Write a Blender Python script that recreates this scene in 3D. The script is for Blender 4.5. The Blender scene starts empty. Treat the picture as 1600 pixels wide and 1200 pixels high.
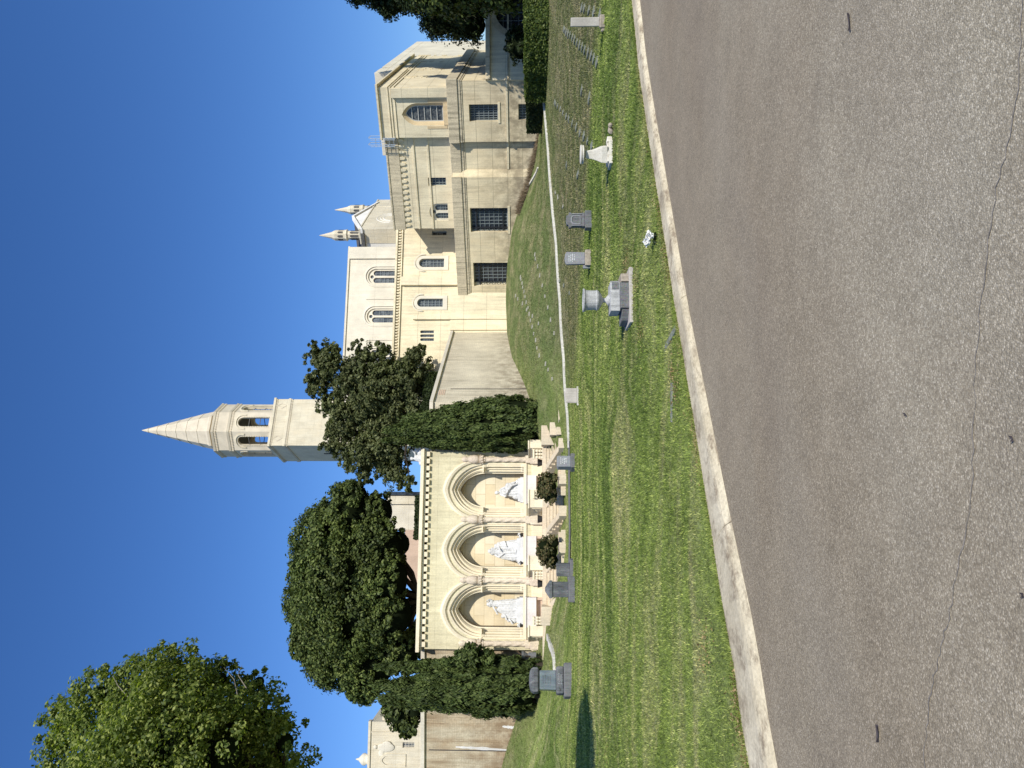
import bpy, bmesh, math, random
import numpy as np
from mathutils import Vector, Matrix
from mathutils.geometry import tessellate_polygon

random.seed(7); rng = np.random.default_rng(11)
SC = bpy.context.scene
COL = SC.collection
R = math.radians

# ------------------------------------------------------------------ camera maths
FPX = 1150.0; HZ = 835.0; CAMZ = 1.6
PITCH = math.atan((HZ-800)/FPX)
cA, sA = math.cos(PITCH), math.sin(PITCH)
CAM = Vector((0, 0, CAMZ))
def ray(px, py):
    r = (600-py)/FPX; u = (800-px)/FPX
    return Vector((r, cA-u*sA, sA+u*cA))
def at(px, py, Y):
    d = ray(px, py)
    return CAM + d*(Y/d.y)

# ------------------------------------------------------------------ mesh builder
class Fr:
    """vertical-wall frame: s along the wall (to the viewer's left), o outward, z up"""
    def __init__(f, ox, oy, sx, sy):
        L = math.hypot(sx, sy); f.ox, f.oy = ox, oy; f.s = (sx/L, sy/L); f.n = (-sy/L, sx/L)
    def W(f, s, o, z): return (f.ox+f.s[0]*s+f.n[0]*o, f.oy+f.s[1]*s+f.n[1]*o, z)
    def px(f, px, py, o=0.0):
        d = ray(px, py); n = Vector((f.n[0], f.n[1], 0)); q = Vector((f.ox, f.oy, 0))+n*o
        t = (q-Vector((0, 0, 0))).dot(n)/d.dot(n)
        p = CAM+d*t
        return ((p.x-f.ox)*f.s[0]+(p.y-f.oy)*f.s[1], p.z)
    def S(f, py, o=0.0): return f.px(HZ, py, o)[0]
    def moved(f, s, o):
        w = f.W(s, o, 0); return Fr(w[0], w[1], f.s[0], f.s[1])

class MB:
    def __init__(s): s.v = []; s.f = []; s.m = []; s.g = []
    def add(s, vs, fs, mi=0):
        b = len(s.v); s.g.append((b, len(s.f))); s.v += [tuple(v) for v in vs]
        for f in fs: s.f.append(tuple(b+i for i in f)); s.m.append(mi)
        return s
    def prism(s, fr, poly, z0, z1, mi=0, zt=None):
        n = len(poly); zt = zt or [z1]*n
        vs = [fr.W(a, b, z0) for a, b in poly]+[fr.W(a, b, zt[i]) for i, (a, b) in enumerate(poly)]
        return s.add(vs, [tuple(reversed(range(n))), tuple(range(n, 2*n))]+[(i, (i+1) % n, n+(i+1) % n, n+i) for i in range(n)], mi)
    def box(s, fr, s0, s1, o0, o1, z0, z1, mi=0):
        s0, s1 = min(s0, s1), max(s0, s1); o0, o1 = min(o0, o1), max(o0, o1)
        return s.prism(fr, [(s0, o0), (s1, o0), (s1, o1), (s0, o1)], z0, z1, mi)
    def slab(s, fr, poly, o0, o1, mi=0):
        """polygon in (s,z) extruded outward from o0 to o1"""
        n = len(poly)
        vs = [fr.W(a, o0, b) for a, b in poly]+[fr.W(a, o1, b) for a, b in poly]
        tri = tessellate_polygon([[Vector((a, b, 0)) for a, b in poly]])
        fs = [tuple(t) for t in tri]+[tuple(n+i for i in t) for t in tri]
        return s.add(vs, fs+[(i, (i+1) % n, n+(i+1) % n, n+i) for i in range(n)], mi)
    def loft(s, rings, closed=True, caps=True, mi=0):
        n = len(rings[0]); vs = [p for r in rings for p in r]; fs = []
        for k in range(len(rings)-1):
            for i in range(n if closed else n-1):
                j = (i+1) % n; fs.append((k*n+i, k*n+j, (k+1)*n+j, (k+1)*n+i))
        if caps and closed: fs += [tuple(reversed(range(n))), tuple(range((len(rings)-1)*n, len(rings)*n))]
        return s.add(vs, fs, mi)
    def lathe(s, c, prof, n=20, mi=0, fl=None, a0=0.0):
        rings = []
        for r, z in prof:
            rings.append([(c[0]+max(r, .0005)*(fl(a) if fl else 1)*math.cos(a), c[1]+max(r, .0005)*(fl(a) if fl else 1)*math.sin(a), c[2]+z)
                          for a in [a0+2*math.pi*i/n for i in range(n)]])
        return s.loft(rings, mi=mi)
    def tube(s, pts, rad, n=7, mi=0):
        pts = [Vector(p) for p in pts]
        if not isinstance(rad, (list, tuple)): rad = [rad]*len(pts)
        rings = []
        for i, p in enumerate(pts):
            d = (pts[min(i+1, len(pts)-1)]-pts[max(i-1, 0)]).normalized()
            a = d.orthogonal().normalized() if abs(d.z) > .99 else d.cross(Vector((0, 0, 1))).normalized()
            b = d.cross(a)
            rings.append([tuple(p+(a*math.cos(t)+b*math.sin(t))*rad[i]) for t in [2*math.pi*k/n for k in range(n)]])
        return s.loft(rings, mi=mi)
    def ell(s, c, r, n=12, m=8, mi=0, rot=None):
        rings = []
        for k in range(m+1):
            t = math.pi*k/m; ring = []
            for i in range(n):
                a = 2*math.pi*i/n
                v = Vector((r[0]*max(math.sin(t), .004)*math.cos(a), r[1]*max(math.sin(t), .004)*math.sin(a), -r[2]*math.cos(t)))
                if rot: v = rot @ v
                ring.append((c[0]+v.x, c[1]+v.y, c[2]+v.z))
            rings.append(ring)
        return s.loft(rings, mi=mi)
    def pieces(s, name, mats, parent=None, k=1, **kw):
        """one object for every k solids that were added"""
        out = []; G = s.g+[(len(s.v), len(s.f))]; i = 0
        while i < len(s.g):
            j = min(i+k, len(s.g)); (v0, f0), (v1, f1) = G[i], G[j]; q = MB()
            q.v = s.v[v0:v1]; q.f = [tuple(x-v0 for x in f) for f in s.f[f0:f1]]; q.m = s.m[f0:f1]; q.g = [(0, 0)]
            out.append(q.build(name, mats, parent, **kw)); i = j
        return out
    def build(s, name, mats, parent=None, smooth=False, bevel=0, label=None, base=None, recalc=True):
        me = bpy.data.meshes.new(name)
        off = Vector((0, 0, 0))
        if parent is not None: off = Vector(parent['_b'])
        elif base is not None: off = Vector(base)
        me.from_pydata([tuple(Vector(v)-off) for v in s.v], [], s.f)
        if not isinstance(mats, (list, tuple)): mats = [mats]
        for m in mats: me.materials.append(m)
        me.polygons.foreach_set('material_index', s.m)
        if recalc:
            bm = bmesh.new(); bm.from_mesh(me); bmesh.ops.recalc_face_normals(bm, faces=bm.faces); bm.to_mesh(me); bm.free()
        if smooth: me.polygons.foreach_set('use_smooth', [True]*len(me.polygons))
        o = bpy.data.objects.new(name, me); COL.objects.link(o)
        if parent is not None: o.parent = parent; o['_b'] = tuple(float(x) for x in off)
        else: o.location = off; o['_b'] = tuple(float(x) for x in off)
        if bevel:
            b = o.modifiers.new('bevel', 'BEVEL'); b.width = bevel; b.segments = 2; b.limit_method = 'ANGLE'
        if label: o['label'] = label
        return o

def sub(mb, name, mats, parent, **k):
    """a part under a part"""
    o = mb.build(name, mats, parent, **k); return o

def thing(name, label, cat, base, group=None):
    o = bpy.data.objects.new(name, None); COL.objects.link(o); o.location = tuple(float(x) for x in base); o['_b'] = tuple(float(x) for x in base)
    o.empty_display_size = .3
    o['label'] = label; o['category'] = cat
    if group: o['group'] = group
    return o
def tag(o, label, cat, group=None):
    o['label'] = label; o['category'] = cat
    if group: o['group'] = group
    return o
def struct(o): o['kind'] = 'structure'; return o

def arch(cs, w, zb, zs, rise, n=9):
    """pointed (or round, rise == w) arch outline in (s,z), from one foot to the other"""
    Rr = (w*w+rise*rise)/(2*w); a1 = math.atan2(rise, Rr-w)
    L = [(-w, zb), (-w, zs)]
    for k in range(1, n+1):
        t = math.pi-a1*k/n
        L.append((Rr*math.cos(t)+(Rr-w), zs+Rr*math.sin(t)))
    L[-1] = (0.0, zs+rise)
    Rt = [(-x, z) for x, z in reversed(L[:-1])]
    return [(cs+x, z) for x, z in L+Rt]

def panel(mb, fr, outline, holes, o, depth, mi=0, mi_rev=None):
    """wall sheet with openings and reveals running back from o to o-depth"""
    loops = [outline]+holes; flat = [p for l in loops for p in l]
    tri = tessellate_polygon([[Vector((a, b, 0)) for a, b in l] for l in loops])
    mb.add([fr.W(a, o, b) for a, b in flat], [tuple(t) for t in tri], mi)
    for k, l in enumerate(loops):
        n = len(l)
        vs = [fr.W(a, o, b) for a, b in l]+[fr.W(a, o-depth, b) for a, b in l]
        mb.add(vs, [(i, (i+1) % n, n+(i+1) % n, n+i) for i in range(n)], mi if (mi_rev is None or k == 0) else mi_rev)
    return mb
def rect(s0, s1, z0, z1):
    s0, s1 = min(s0, s1), max(s0, s1); return [(s0, z0), (s1, z0), (s1, z1), (s0, z1)]

def scan(poly, c, ax):
    """extent of a polygon along the other axis where axis ax equals c"""
    hit = []
    for i in range(len(poly)):
        p, q = poly[i], poly[(i+1) % len(poly)]
        if (p[ax]-c)*(q[ax]-c) < 0:
            t = (c-p[ax])/(q[ax]-p[ax]); hit.append(p[1-ax]+(q[1-ax]-p[1-ax])*t)
    return (min(hit), max(hit)) if len(hit) > 1 else None

def window(fr, root, poly, o, cols, rows, fmat, gmat, bar=.035, frame=.06, hbar=None, pane=True, name='window', label=None, zs=None, ss=None):
    """frame and glazing bars set in an opening at depth o; glass is a sub-part"""
    mb = MB(); S = [p[0] for p in poly]; Z = [p[1] for p in poly]
    s0, s1, z0, z1 = min(S), max(S), min(Z), max(Z); cs, cz = (s0+s1)/2, (z0+z1)/2
    inner = [(cs+(a-cs)*(1-2*frame/(s1-s0)), cz+(b-cz)*(1-2*frame/(z1-z0))) for a, b in poly]
    n = len(poly)
    for oo in (o,):
        vs = [fr.W(a, oo, b) for a, b in poly]+[fr.W(a, oo, b) for a, b in inner]+[fr.W(a, oo-.05, b) for a, b in inner]
        mb.add(vs, [(i, (i+1) % n, n+(i+1) % n, n+i) for i in range(n)]+[(n+i, n+(i+1) % n, 2*n+(i+1) % n, 2*n+i) for i in range(n)])
    ss = ss or [s0+(s1-s0)*k/cols for k in range(1, cols)]
    zs = zs or [z0+(z1-z0)*k/rows for k in range(1, rows)]
    for c in ss:
        e = scan(inner, c, 0)
        if e: mb.box(fr, c-bar/2, c+bar/2, o-.045, o-.006, e[0], e[1])
    hb = hbar or bar
    for c in zs:
        e = scan(inner, c, 1)
        if e: mb.box(fr, e[0], e[1], o-.04, o-.001, c-hb/2, c+hb/2)
    w = mb.build(name, fmat, root, label=label)
    if pane:
        tri = tessellate_polygon([[Vector((a, b, 0)) for a, b in inner]])
        g = MB(); g.add([fr.W(a, o-.06, b) for a, b in inner], [tuple(t) for t in tri])
        g.build('pane', gmat, w)
    return w

# ------------------------------------------------------------------ materials
def newmat(name):
    m = bpy.data.materials.new(name); m.use_nodes = True; nt = m.node_tree
    for n in list(nt.nodes): nt.nodes.remove(n)
    out = nt.nodes.new('ShaderNodeOutputMaterial'); b = nt.nodes.new('ShaderNodeBsdfPrincipled')
    nt.links.new(b.outputs[0], out.inputs[0]); b.inputs['Specular IOR Level'].default_value = .25
    return m, nt, b
class NT:
    def __init__(s, nt): s.t = nt
    def n(s, ty, **k):
        x = s.t.nodes.new(ty)
        for a, b in k.items(): setattr(x, a, b)
        return x
    def l(s, a, b): s.t.links.new(a, b)
    def pos(s, scale=(1, 1, 1), obj=False):
        g = s.n('ShaderNodeTexCoord') if obj else s.n('ShaderNodeNewGeometry')
        mp = s.n('ShaderNodeMapping'); mp.inputs['Scale'].default_value = scale
        s.l(g.outputs['Object'] if obj else g.outputs['Position'], mp.inputs[0]); return mp.outputs[0]
    def noise(s, vec, scale=1, det=4, rough=.55, dist=0):
        x = s.n('ShaderNodeTexNoise'); x.inputs['Scale'].default_value = scale; x.inputs['Detail'].default_value = det
        x.inputs['Roughness'].default_value = rough; x.inputs['Distortion'].default_value = dist
        s.l(vec, x.inputs['Vector']); return x.outputs['Fac']
    def ramp(s, fac, stops):
        x = s.n('ShaderNodeValToRGB'); e = x.color_ramp.elements
        while len(e) < len(stops): e.new(.5)
        for i, (p, c) in enumerate(stops):
            e[i].position = p; e[i].color = (c, c, c, 1) if isinstance(c, (int, float)) else (*c, 1)
        s.l(fac, x.inputs[0]); return x.outputs[0]
    def mix(s, fac, a, b, mode='MIX'):
        x = s.n('ShaderNodeMix', data_type='RGBA', blend_type=mode)
        for v, i in ((fac, 0), (a, 6), (b, 7)):
            if isinstance(v, (int, float)): x.inputs[i].default_value = v if i == 0 else (v, v, v, 1)
            elif isinstance(v, tuple): x.inputs[i].default_value = (*v, 1)
            else: s.l(v, x.inputs[i])
        return x.outputs[2]
    def math(s, op, a, b=None, c=None):
        x = s.n('ShaderNodeMath', operation=op)
        for i, v in enumerate((a, b, c)):
            if v is None: continue
            if isinstance(v, (int, float)): x.inputs[i].default_value = v
            else: s.l(v, x.inputs[i])
        return x.outputs[0]
    def sep(s, vec):
        x = s.n('ShaderNodeSeparateXYZ'); s.l(vec, x.inputs[0]); return x.outputs
    def bump(s, h, st=.3, dist=.02):
        x = s.n('ShaderNodeBump'); x.inputs['Strength'].default_value = st; x.inputs['Distance'].default_value = dist
        s.l(h, x.inputs['Height']); return x.outputs[0]

def stone(name, base, dirt=(.20, .17, .12), joint=None, jw=.035, jd=.35, streak=.5, warm=None, warm_amt=.3, z0=None, zd=1.5, tops=(), rough=.85, grain=.25, vjoint=None, vdir=None, speck=0, sc=1.0, crev=0):
    m, nt, b = newmat(name); t = NT(nt)
    P = t.pos(); Z = t.sep(P)[2]
    big = t.noise(P, .7*sc, 5, .6)
    c = t.mix(t.ramp(big, [(.3, 0), (.7, 1)]), tuple(x*.82 for x in base), tuple(min(x*1.06, .9) for x in base))
    if warm: c = t.mix(t.math('MULTIPLY', t.ramp(t.noise(t.pos((1, 1, .35)), 1.3*sc, 5, .6), [(.42, 0), (.64, 1)]), warm_amt), c, warm)
    st = t.noise(t.pos((4, 4, .18)), 1.6*sc, 6, .7)
    pat = t.ramp(t.noise(P, .55*sc, 4, .6), [(.35, .25), (.65, 1)])
    c = t.mix(t.math('MULTIPLY', t.math('MULTIPLY', t.ramp(st, [(.47, 0), (.70, 1)]), streak), pat), c, dirt)
    st2 = t.noise(t.pos((14, 14, .5)), 1.6*sc, 4, .7)
    c = t.mix(min(1, grain*1.4), c, t.mix(1, c, t.ramp(st2, [(.32, .72), (.66, 1.10)]), 'MULTIPLY'))
    fine = t.noise(P, 14*(1 if sc == 1 else 4), 4, .6)
    c = t.mix(grain, c, t.mix(1, c, t.ramp(fine, [(.3, .55), (.65, 1.15)]), 'MULTIPLY'))
    for zt, dz, amt in tops:          # dark weathering hanging below a coping
        f = t.math('MULTIPLY', t.math('SUBTRACT', 1, t.math('DIVIDE', t.math('SUBTRACT', zt, Z), dz)), 1)
        f = t.ramp(t.math('MULTIPLY', t.ramp(f, [(0, 0), (.55, .75), (.99, 1), (1, 0)]), t.ramp(t.noise(t.pos((3.5, 3.5, .5)), 1.5, 6, .7), [(.32, .0), (.62, 1)])), [(0, 0), (1, 1)])
        c = t.mix(t.math('MULTIPLY', f, amt), c, dirt)
    if z0 is not None:                # splash dirt above the ground
        f = t.ramp(t.math('DIVIDE', t.math('SUBTRACT', Z, z0), zd), [(0, 1), (1, 0)])
        f = t.math('MULTIPLY', f, t.ramp(t.noise(t.pos((1.2, 1.2, 1)), 1.6, 6, .7), [(.35, 0.05), (.6, .9)]))
        c = t.mix(f, c, dirt)
    h = fine
    if joint:
        fr = t.math('FRACT', t.math('DIVIDE', t.math('ADD', Z, 20), joint))
        e = t.ramp(fr, [(0, 1), (jw, 1), (jw*1.4, 0), (1, 0)])
        c = t.mix(t.math('MULTIPLY', e, jd), c, tuple(x*.35 for x in base))
        h = t.math('SUBTRACT', t.math('MULTIPLY', fine, .3), t.math('MULTIPLY', e, 1))
    if vjoint:                        # ashlar blocks
        br = t.n('ShaderNodeTexBrick'); br.offset = .5
        sx = t.sep(P); u = t.math('ADD', t.math('MULTIPLY', sx[0], vdir[0]), t.math('MULTIPLY', sx[1], vdir[1]))
        cv = t.n('ShaderNodeCombineXYZ'); t.l(u, cv.inputs[0]); t.l(Z, cv.inputs[1]); t.l(cv.outputs[0], br.inputs['Vector'])
        br.inputs['Scale'].default_value = 1; br.inputs['Brick Width'].default_value = vjoint[0]; br.inputs['Row Height'].default_value = vjoint[1]
        br.inputs['Mortar Size'].default_value = .009; br.inputs['Mortar Smooth'].default_value = .3
        br.inputs['Color1'].default_value = (1.0, 1.0, 1.0, 1); br.inputs['Color2'].default_value = (.86, .80, .70, 1); br.inputs['Mortar'].default_value = (.55, .48, .36, 1)
        c = t.mix(1, c, br.outputs[0], 'MULTIPLY')
    if speck:
        v = t.n('ShaderNodeTexVoronoi'); v.inputs['Scale'].default_value = 90; t.l(P, v.inputs['Vector'])
        c = t.mix(speck, c, t.mix(1, c, v.outputs['Color'], 'MULTIPLY'))
    if crev:  # creases darkened toward the dirt colour, standing in for occlusion shade
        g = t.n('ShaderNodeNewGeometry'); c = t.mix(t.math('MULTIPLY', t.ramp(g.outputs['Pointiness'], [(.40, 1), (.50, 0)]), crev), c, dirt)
    t.l(c, b.inputs['Base Color']); b.inputs['Roughness'].default_value = rough
    t.l(t.bump(h, .35, .02 if sc == 1 else .004), b.inputs['Normal'])
    return m

def plain(name, col, rough=.6, metal=0, var=.25, sc=8, spec=.3, bump=.15):
    m, nt, b = newmat(name); t = NT(nt); P = t.pos()
    nz = t.noise(P, sc, 5, .6)
    c = t.mix(t.ramp(nz, [(.3, 0), (.7, 1)]), tuple(x*(1-var) for x in col), tuple(min(1, x*(1+var)) for x in col))
    t.l(c, b.inputs['Base Color']); b.inputs['Roughness'].default_value = rough; b.inputs['Metallic'].default_value = metal
    b.inputs['Specular IOR Level'].default_value = spec; t.l(t.bump(nz, bump, .01), b.inputs['Normal']); return m

def glass(name, lo, hi, sc=3):
    m, nt, b = newmat(name); t = NT(nt); P = t.pos()
    v = t.n('ShaderNodeTexVoronoi'); v.inputs['Scale'].default_value = sc; t.l(P, v.inputs['Vector'])
    nz = t.noise(P, sc*.8, 5, .7, .8)
    c = t.mix(t.ramp(t.math('ADD', t.math('MULTIPLY', t.sep(v.outputs['Color'])[0], .35), t.math('MULTIPLY', nz, .65)), [(.35, 0), (.72, 1)]), lo, hi)
    t.l(c, b.inputs['Base Color']); b.inputs['Roughness'].default_value = .22; b.inputs['Specular IOR Level'].default_value = .5
    t.l(t.bump(nz, .12, .01), b.inputs['Normal']); return m

def leaf(name, cols, trans=.25, spec=.2, patch=.5, psc=.8):
    """cols: dark, mid, light albedo; random per leaf plus large patches"""
    m, nt, b = newmat(name); t = NT(nt); g = t.n('ShaderNodeNewGeometry')
    c = t.ramp(g.outputs['Random Per Island'], [(0, cols[0]), (.5, cols[1]), (1, cols[2])])
    pn = t.noise(t.pos(), psc, 3, .6)
    c = t.mix(patch, c, t.mix(1, c, t.ramp(pn, [(.35, .55), (.65, 1.35)]), 'MULTIPLY'))
    t.l(c, b.inputs['Base Color']); b.inputs['Roughness'].default_value = .55; b.inputs['Specular IOR Level'].default_value = spec
    tr = t.n('ShaderNodeBsdfTranslucent'); t.l(t.mix(1, c, (1.3, 1.5, .5), 'MULTIPLY'), tr.inputs[0])
    mx = t.n('ShaderNodeMixShader'); mx.inputs[0].default_value = trans
    out = [n for n in nt.nodes if n.type == 'OUTPUT_MATERIAL'][0]
    t.l(b.outputs[0], mx.inputs[1]); t.l(tr.outputs[0], mx.inputs[2]); t.l(mx.outputs[0], out.inputs[0])
    return m

# ------------------------------------------------------------------ foliage (numpy)
def quads_mesh(name, C, U, V, mats, parent=None, core=None, base=None, label=None, tri=False, fold=False):
    """leaf faces: centres C with half-axes U, V"""
    n = len(C)
    off = np.array(parent['_b'] if parent is not None else (base or (0, 0, 0)))
    C = C-off
    if tri: P = np.stack([C-U, C+U, C+V*2], 1); k = 3
    else: P = np.stack([C-V, C+U*.9-V*.1, C+V, C-U*.9-V*.1], 1); k = 4
    vs = P.reshape(-1, 3); nf = n; nv = len(vs); loops = np.arange(n*k)
    cv = []; cf = []
    if core is not None:
        cv = [tuple(np.array(v)-off) for v in core.v]; cf = core.f
    me = bpy.data.meshes.new(name)
    ls = np.arange(n)*k; lt = np.full(n, k); mi = np.zeros(n, int)
    if cf:
        vs = np.vstack([vs, np.array(cv)])
        ln = np.array([len(f) for f in cf]); lp = np.array([nv+i for f in cf for i in f])
        ls = np.concatenate([ls, n*k+np.concatenate([[0], np.cumsum(ln)[:-1]])]); lt = np.concatenate([lt, ln])
        loops = np.concatenate([loops, lp]); mi = np.concatenate([mi, np.ones(len(cf), int)])
    me.vertices.add(len(vs)); me.vertices.foreach_set('co', vs.astype(np.float32).ravel())
    me.loops.add(len(loops)); me.loops.foreach_set('vertex_index', loops.astype(np.int32))
    me.polygons.add(len(ls)); me.polygons.foreach_set('loop_start', ls.astype(np.int32)); me.polygons.foreach_set('loop_total', lt.astype(np.int32))
    for m in mats: me.materials.append(m)
    me.polygons.foreach_set('material_index', mi.astype(np.int32))
    me.update(calc_edges=True); me.validate()
    o = bpy.data.objects.new(name, me); COL.objects.link(o)
    if parent is not None: o.parent = parent
    else: o.location = off
    o['_b'] = tuple(float(x) for x in off)
    if label: o['label'] = label
    return o
def unit(a): return a/np.maximum(np.linalg.norm(a, axis=1, keepdims=True), 1e-9)
def rdir(n): return unit(rng.normal(size=(n, 3)))

def blob_leaves(blobs, clumps, per, size, cr=.22, up=.3, droop=0, long=1.4, shell=(.72, 1.03)):
    """blobs: (cx,cy,cz, rx,ry,rz); clumps per blob scaled by area; each clump a puff of leaves"""
    Cs, Ns = [], []
    for b in blobs:
        c = np.array(b[:3]); r = np.array(b[3:6]); k = max(4, int(clumps*(r.mean()**2)))
        d = rdir(k); d[:, 2] = np.where(d[:, 2] < -.55, -d[:, 2]*.3, d[:, 2]); d = unit(d)
        rad = rng.uniform(shell[0], shell[1], (k, 1))
        cc = c+d*r*rad
        rr = cr*r.mean()*rng.uniform(.6, 1.35, (k, 1))**1 if cr < 1 else np.full((k, 1), cr-1)
        q = rdir(k*per)*rng.uniform(.25, 1, (k*per, 1))**.6
        P = np.repeat(cc, per, 0)+q*np.repeat(rr, per, 0)*np.array([1, 1, .8])
        Cs.append(P); Ns.append(q*.7+np.repeat(d, per, 0)*.5)
    P = np.vstack(Cs); N = unit(np.vstack(Ns)+rng.normal(size=(len(P), 3))*.45+np.array([0, 0, up]))
    A = unit(np.cross(N, rdir(len(P)))); B = np.cross(N, A)
    s = size*rng.uniform(.6, 1.3, (len(P), 1))
    return P, A*s*.5, B*s*.5*long
def core_blobs(blobs, k=.72):
    mb = MB()
    for b in blobs: mb.ell(b[:3], (b[3]*k, b[4]*k, b[5]*k), 10, 7)
    return mb
def limb(mb, p, q, r0, r1, n=5, wob=.06):
    p, q = Vector(p), Vector(q); L = (q-p).length; pts = []; rad = []
    for i in range(n+1):
        t = i/n; w = Vector((random.uniform(-1, 1), random.uniform(-1, 1), random.uniform(-.5, .5)))*L*wob*math.sin(math.pi*t)
        pts.append(p.lerp(q, t)+w); rad.append(r0+(r1-r0)*t)
    mb.tube(pts, rad, 8)
# ------------------------------------------------------------------ terrain
ROAD_E = [(1000, 0), (1009, 82), (1022, 165), (1035, 240), (1052, 340), (1076, 480), (1102, 610), (1140, 800), (1161, 900), (1182, 1000), (1197, 1100), (1215, 1200)]
GRASS_E = [992, 999.5, 1010, 1018, 1035, 1056, 1077, 1107, 1122, 1140, 1154, 1171]
def plane_pt(px, py, z):
    d = ray(px, py); t = (z-CAMZ)/d.z; p = CAM+d*t; return (p.x, p.y)
CN = (-.58, .8146)
rp = [plane_pt(a, b, 0) for a, b in ROAD_E]
wid = []
for (a, b), g in zip(ROAD_E, GRASS_E):
    q = plane_pt(g, b, .06); r_ = plane_pt(a, b, 0); wid.append(max(.30, min(.5, (q[0]-r_[0])*CN[0]+(q[1]-r_[1])*CN[1])))
rp = [(66, 46), (36, 28.5), (17, 17.6), (10, 13.6)]+rp+[(-4.2, 3.6), (-8, .8), (-20, -8), (-66, -40)]
wid = [.3]*4+wid+[.48]*4
def crom(P, n=8):
    out = []
    for i in range(len(P)-1):
        a, b, c, d = P[max(i-1, 0)], P[i], P[i+1], P[min(i+2, len(P)-1)]
        for k in range(n):
            t = k/n
            out.append(tuple(.5*((2*b[j])+(-a[j]+c[j])*t+(2*a[j]-5*b[j]+4*c[j]-d[j])*t*t+(-a[j]+3*b[j]-3*c[j]+d[j])*t**3) for j in range(len(b))))
    out.append(tuple(P[-1])); return out
cw = crom([(*p, w) for p, w in zip(rp, wid)], 8)           # x, y, kerb width
edge_r = [(x, y) for x, y, w in cw]
def nrm(L, i):
    a, b = L[max(i-1, 0)], L[min(i+1, len(L)-1)]; dx, dy = b[0]-a[0], b[1]-a[1]; l = math.hypot(dx, dy); return (dy/l*1, -dx/l*1)
edge_g = []
for i, (x, y, w) in enumerate(cw):
    n = nrm(edge_r, i)
    if n[0]*CN[0]+n[1]*CN[1] < 0: n = (-n[0], -n[1])
    edge_g.append((x+n[0]*w, y+n[1]*w))

ctrl = []
def cp(px, py, d): p = at(px, py, d); ctrl.append((p.x, p.y, p.z))
for i in range(0, len(edge_g), 3): ctrl.append((*edge_g[i], .055))
for px, py, d in [(925, 375, 18.5), (944, 34, 15.4), (935, 150, 16.6), (907, 540, 23), (898, 723, 27), (899, 850, 26), (896, 960, 27), (893, 1065, 28.5),
                  (955, 240, 13.9), (985, 470, 11.1), (960, 700, 13.3), (960, 1000, 13.3), (1000, 900, 10.1), (1020, 1150, 9.0),
                  (890, 720, 33.2), (890, 800, 32.8), (889, 880, 32.3), (886, 930, 31.8),
                  (850, 150, 38), (857, 230, 37.3), (862, 300, 36.6), (870, 380, 35.6), (876, 470, 34.7), (882, 560, 33.9), (888, 650, 33.3),
                  (858, 0, 34), (857, 100, 35), (856, -150, 34), (900, 200, 24), (900, 60, 24), (895, 380, 26), (893, 560, 28.5),
                  (820, 300, 46.5), (800, 360, 47.3), (792, 420, 48.7), (790, 470, 50.0), (793, 515, 48.6), (847, 200, 42), (842, 262, 44.2),
                  (800, 555, 45.3), (815, 590, 42.6), (828, 625, 39.8), (834, 645, 38.6), (838, 675, 37.5),
                  (845, 1017, 36.2), (825, 1107, 36.6), (810, 1137, 36.8), (795, 1175, 37), (780, 1220, 37.2), (770, 1400, 37.5),
                  (859, 997, 33.6), (868, 1040, 31.5), (869, 1110, 30.8), (871, 1200, 30), (873, 1500, 29), (880, 960, 31.5),
                  (890, 1200, 25), (905, 1300, 21)]: cp(px, py, d)
for q in [(-30, 10, .3), (-60, 20, .6), (-60, 38, 4.5), (30, 24, .6), (60, 34, .8), (0, 62, 3.3), (-40, 62, 4), (40, 62, 2), (70, 110, 2), (-70, 110, 3), (-80, -30, .1), (80, 60, .8), (17.8, 43.1, 1.1), (26, 42, 1.0),
          (-3.5, 36.2, .35), (-8.5, 35.2, .35), (-13, 34.3, .9), (-3.5, 39, 1.1), (-8.4, 38.3, 1.0)]: ctrl.append(q)
CT = np.array(ctrl); 
def _phi(d): return d
Dm = np.linalg.norm(CT[:, None, :2]-CT[None, :, :2], axis=2)
nC = len(CT); Am = np.zeros((nC+3, nC+3)); Am[:nC, :nC] = _phi(Dm)-np.eye(nC)*.05
Am[:nC, nC] = 1; Am[:nC, nC+1:] = CT[:, :2]; Am[nC, :nC] = 1; Am[nC+1:, :nC] = CT[:, :2].T
SOL = np.linalg.solve(Am, np.concatenate([CT[:, 2], [0, 0, 0]]))
def gz_arr(X, Y):
    X = np.clip(np.asarray(X, float), -75, 75); Y = np.clip(np.asarray(Y, float), -60, 100); out = np.empty(X.shape); 
    for i in range(0, len(X), 20000):
        x, y = X[i:i+20000], Y[i:i+20000]
        D = np.hypot(x[:, None]-CT[None, :, 0], y[:, None]-CT[None, :, 1])
        out[i:i+20000] = D@SOL[:nC]+SOL[nC]+SOL[nC+1]*x+SOL[nC+2]*y
    return np.maximum(out, .03)
def gz(x, y): return float(gz_arr(np.array([x]), np.array([y]))[0])
def hit(px, py, d0=4, d1=60):
    """first point where the view ray meets the ground"""
    Y = np.linspace(d0, d1, 1600); d = ray(px, py); X = d.x/d.y*Y; Z = CAMZ+d.z/d.y*Y
    g = gz_arr(X, Y); k = np.argmax(Z < g); 
    if not (Z < g).any(): k = len(Y)-1
    return Vector((X[k], Y[k], g[k]))
def on(px, py, d):
    p = at(px, py, d); return Vector((p.x, p.y, gz(p.x, p.y)))

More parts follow.
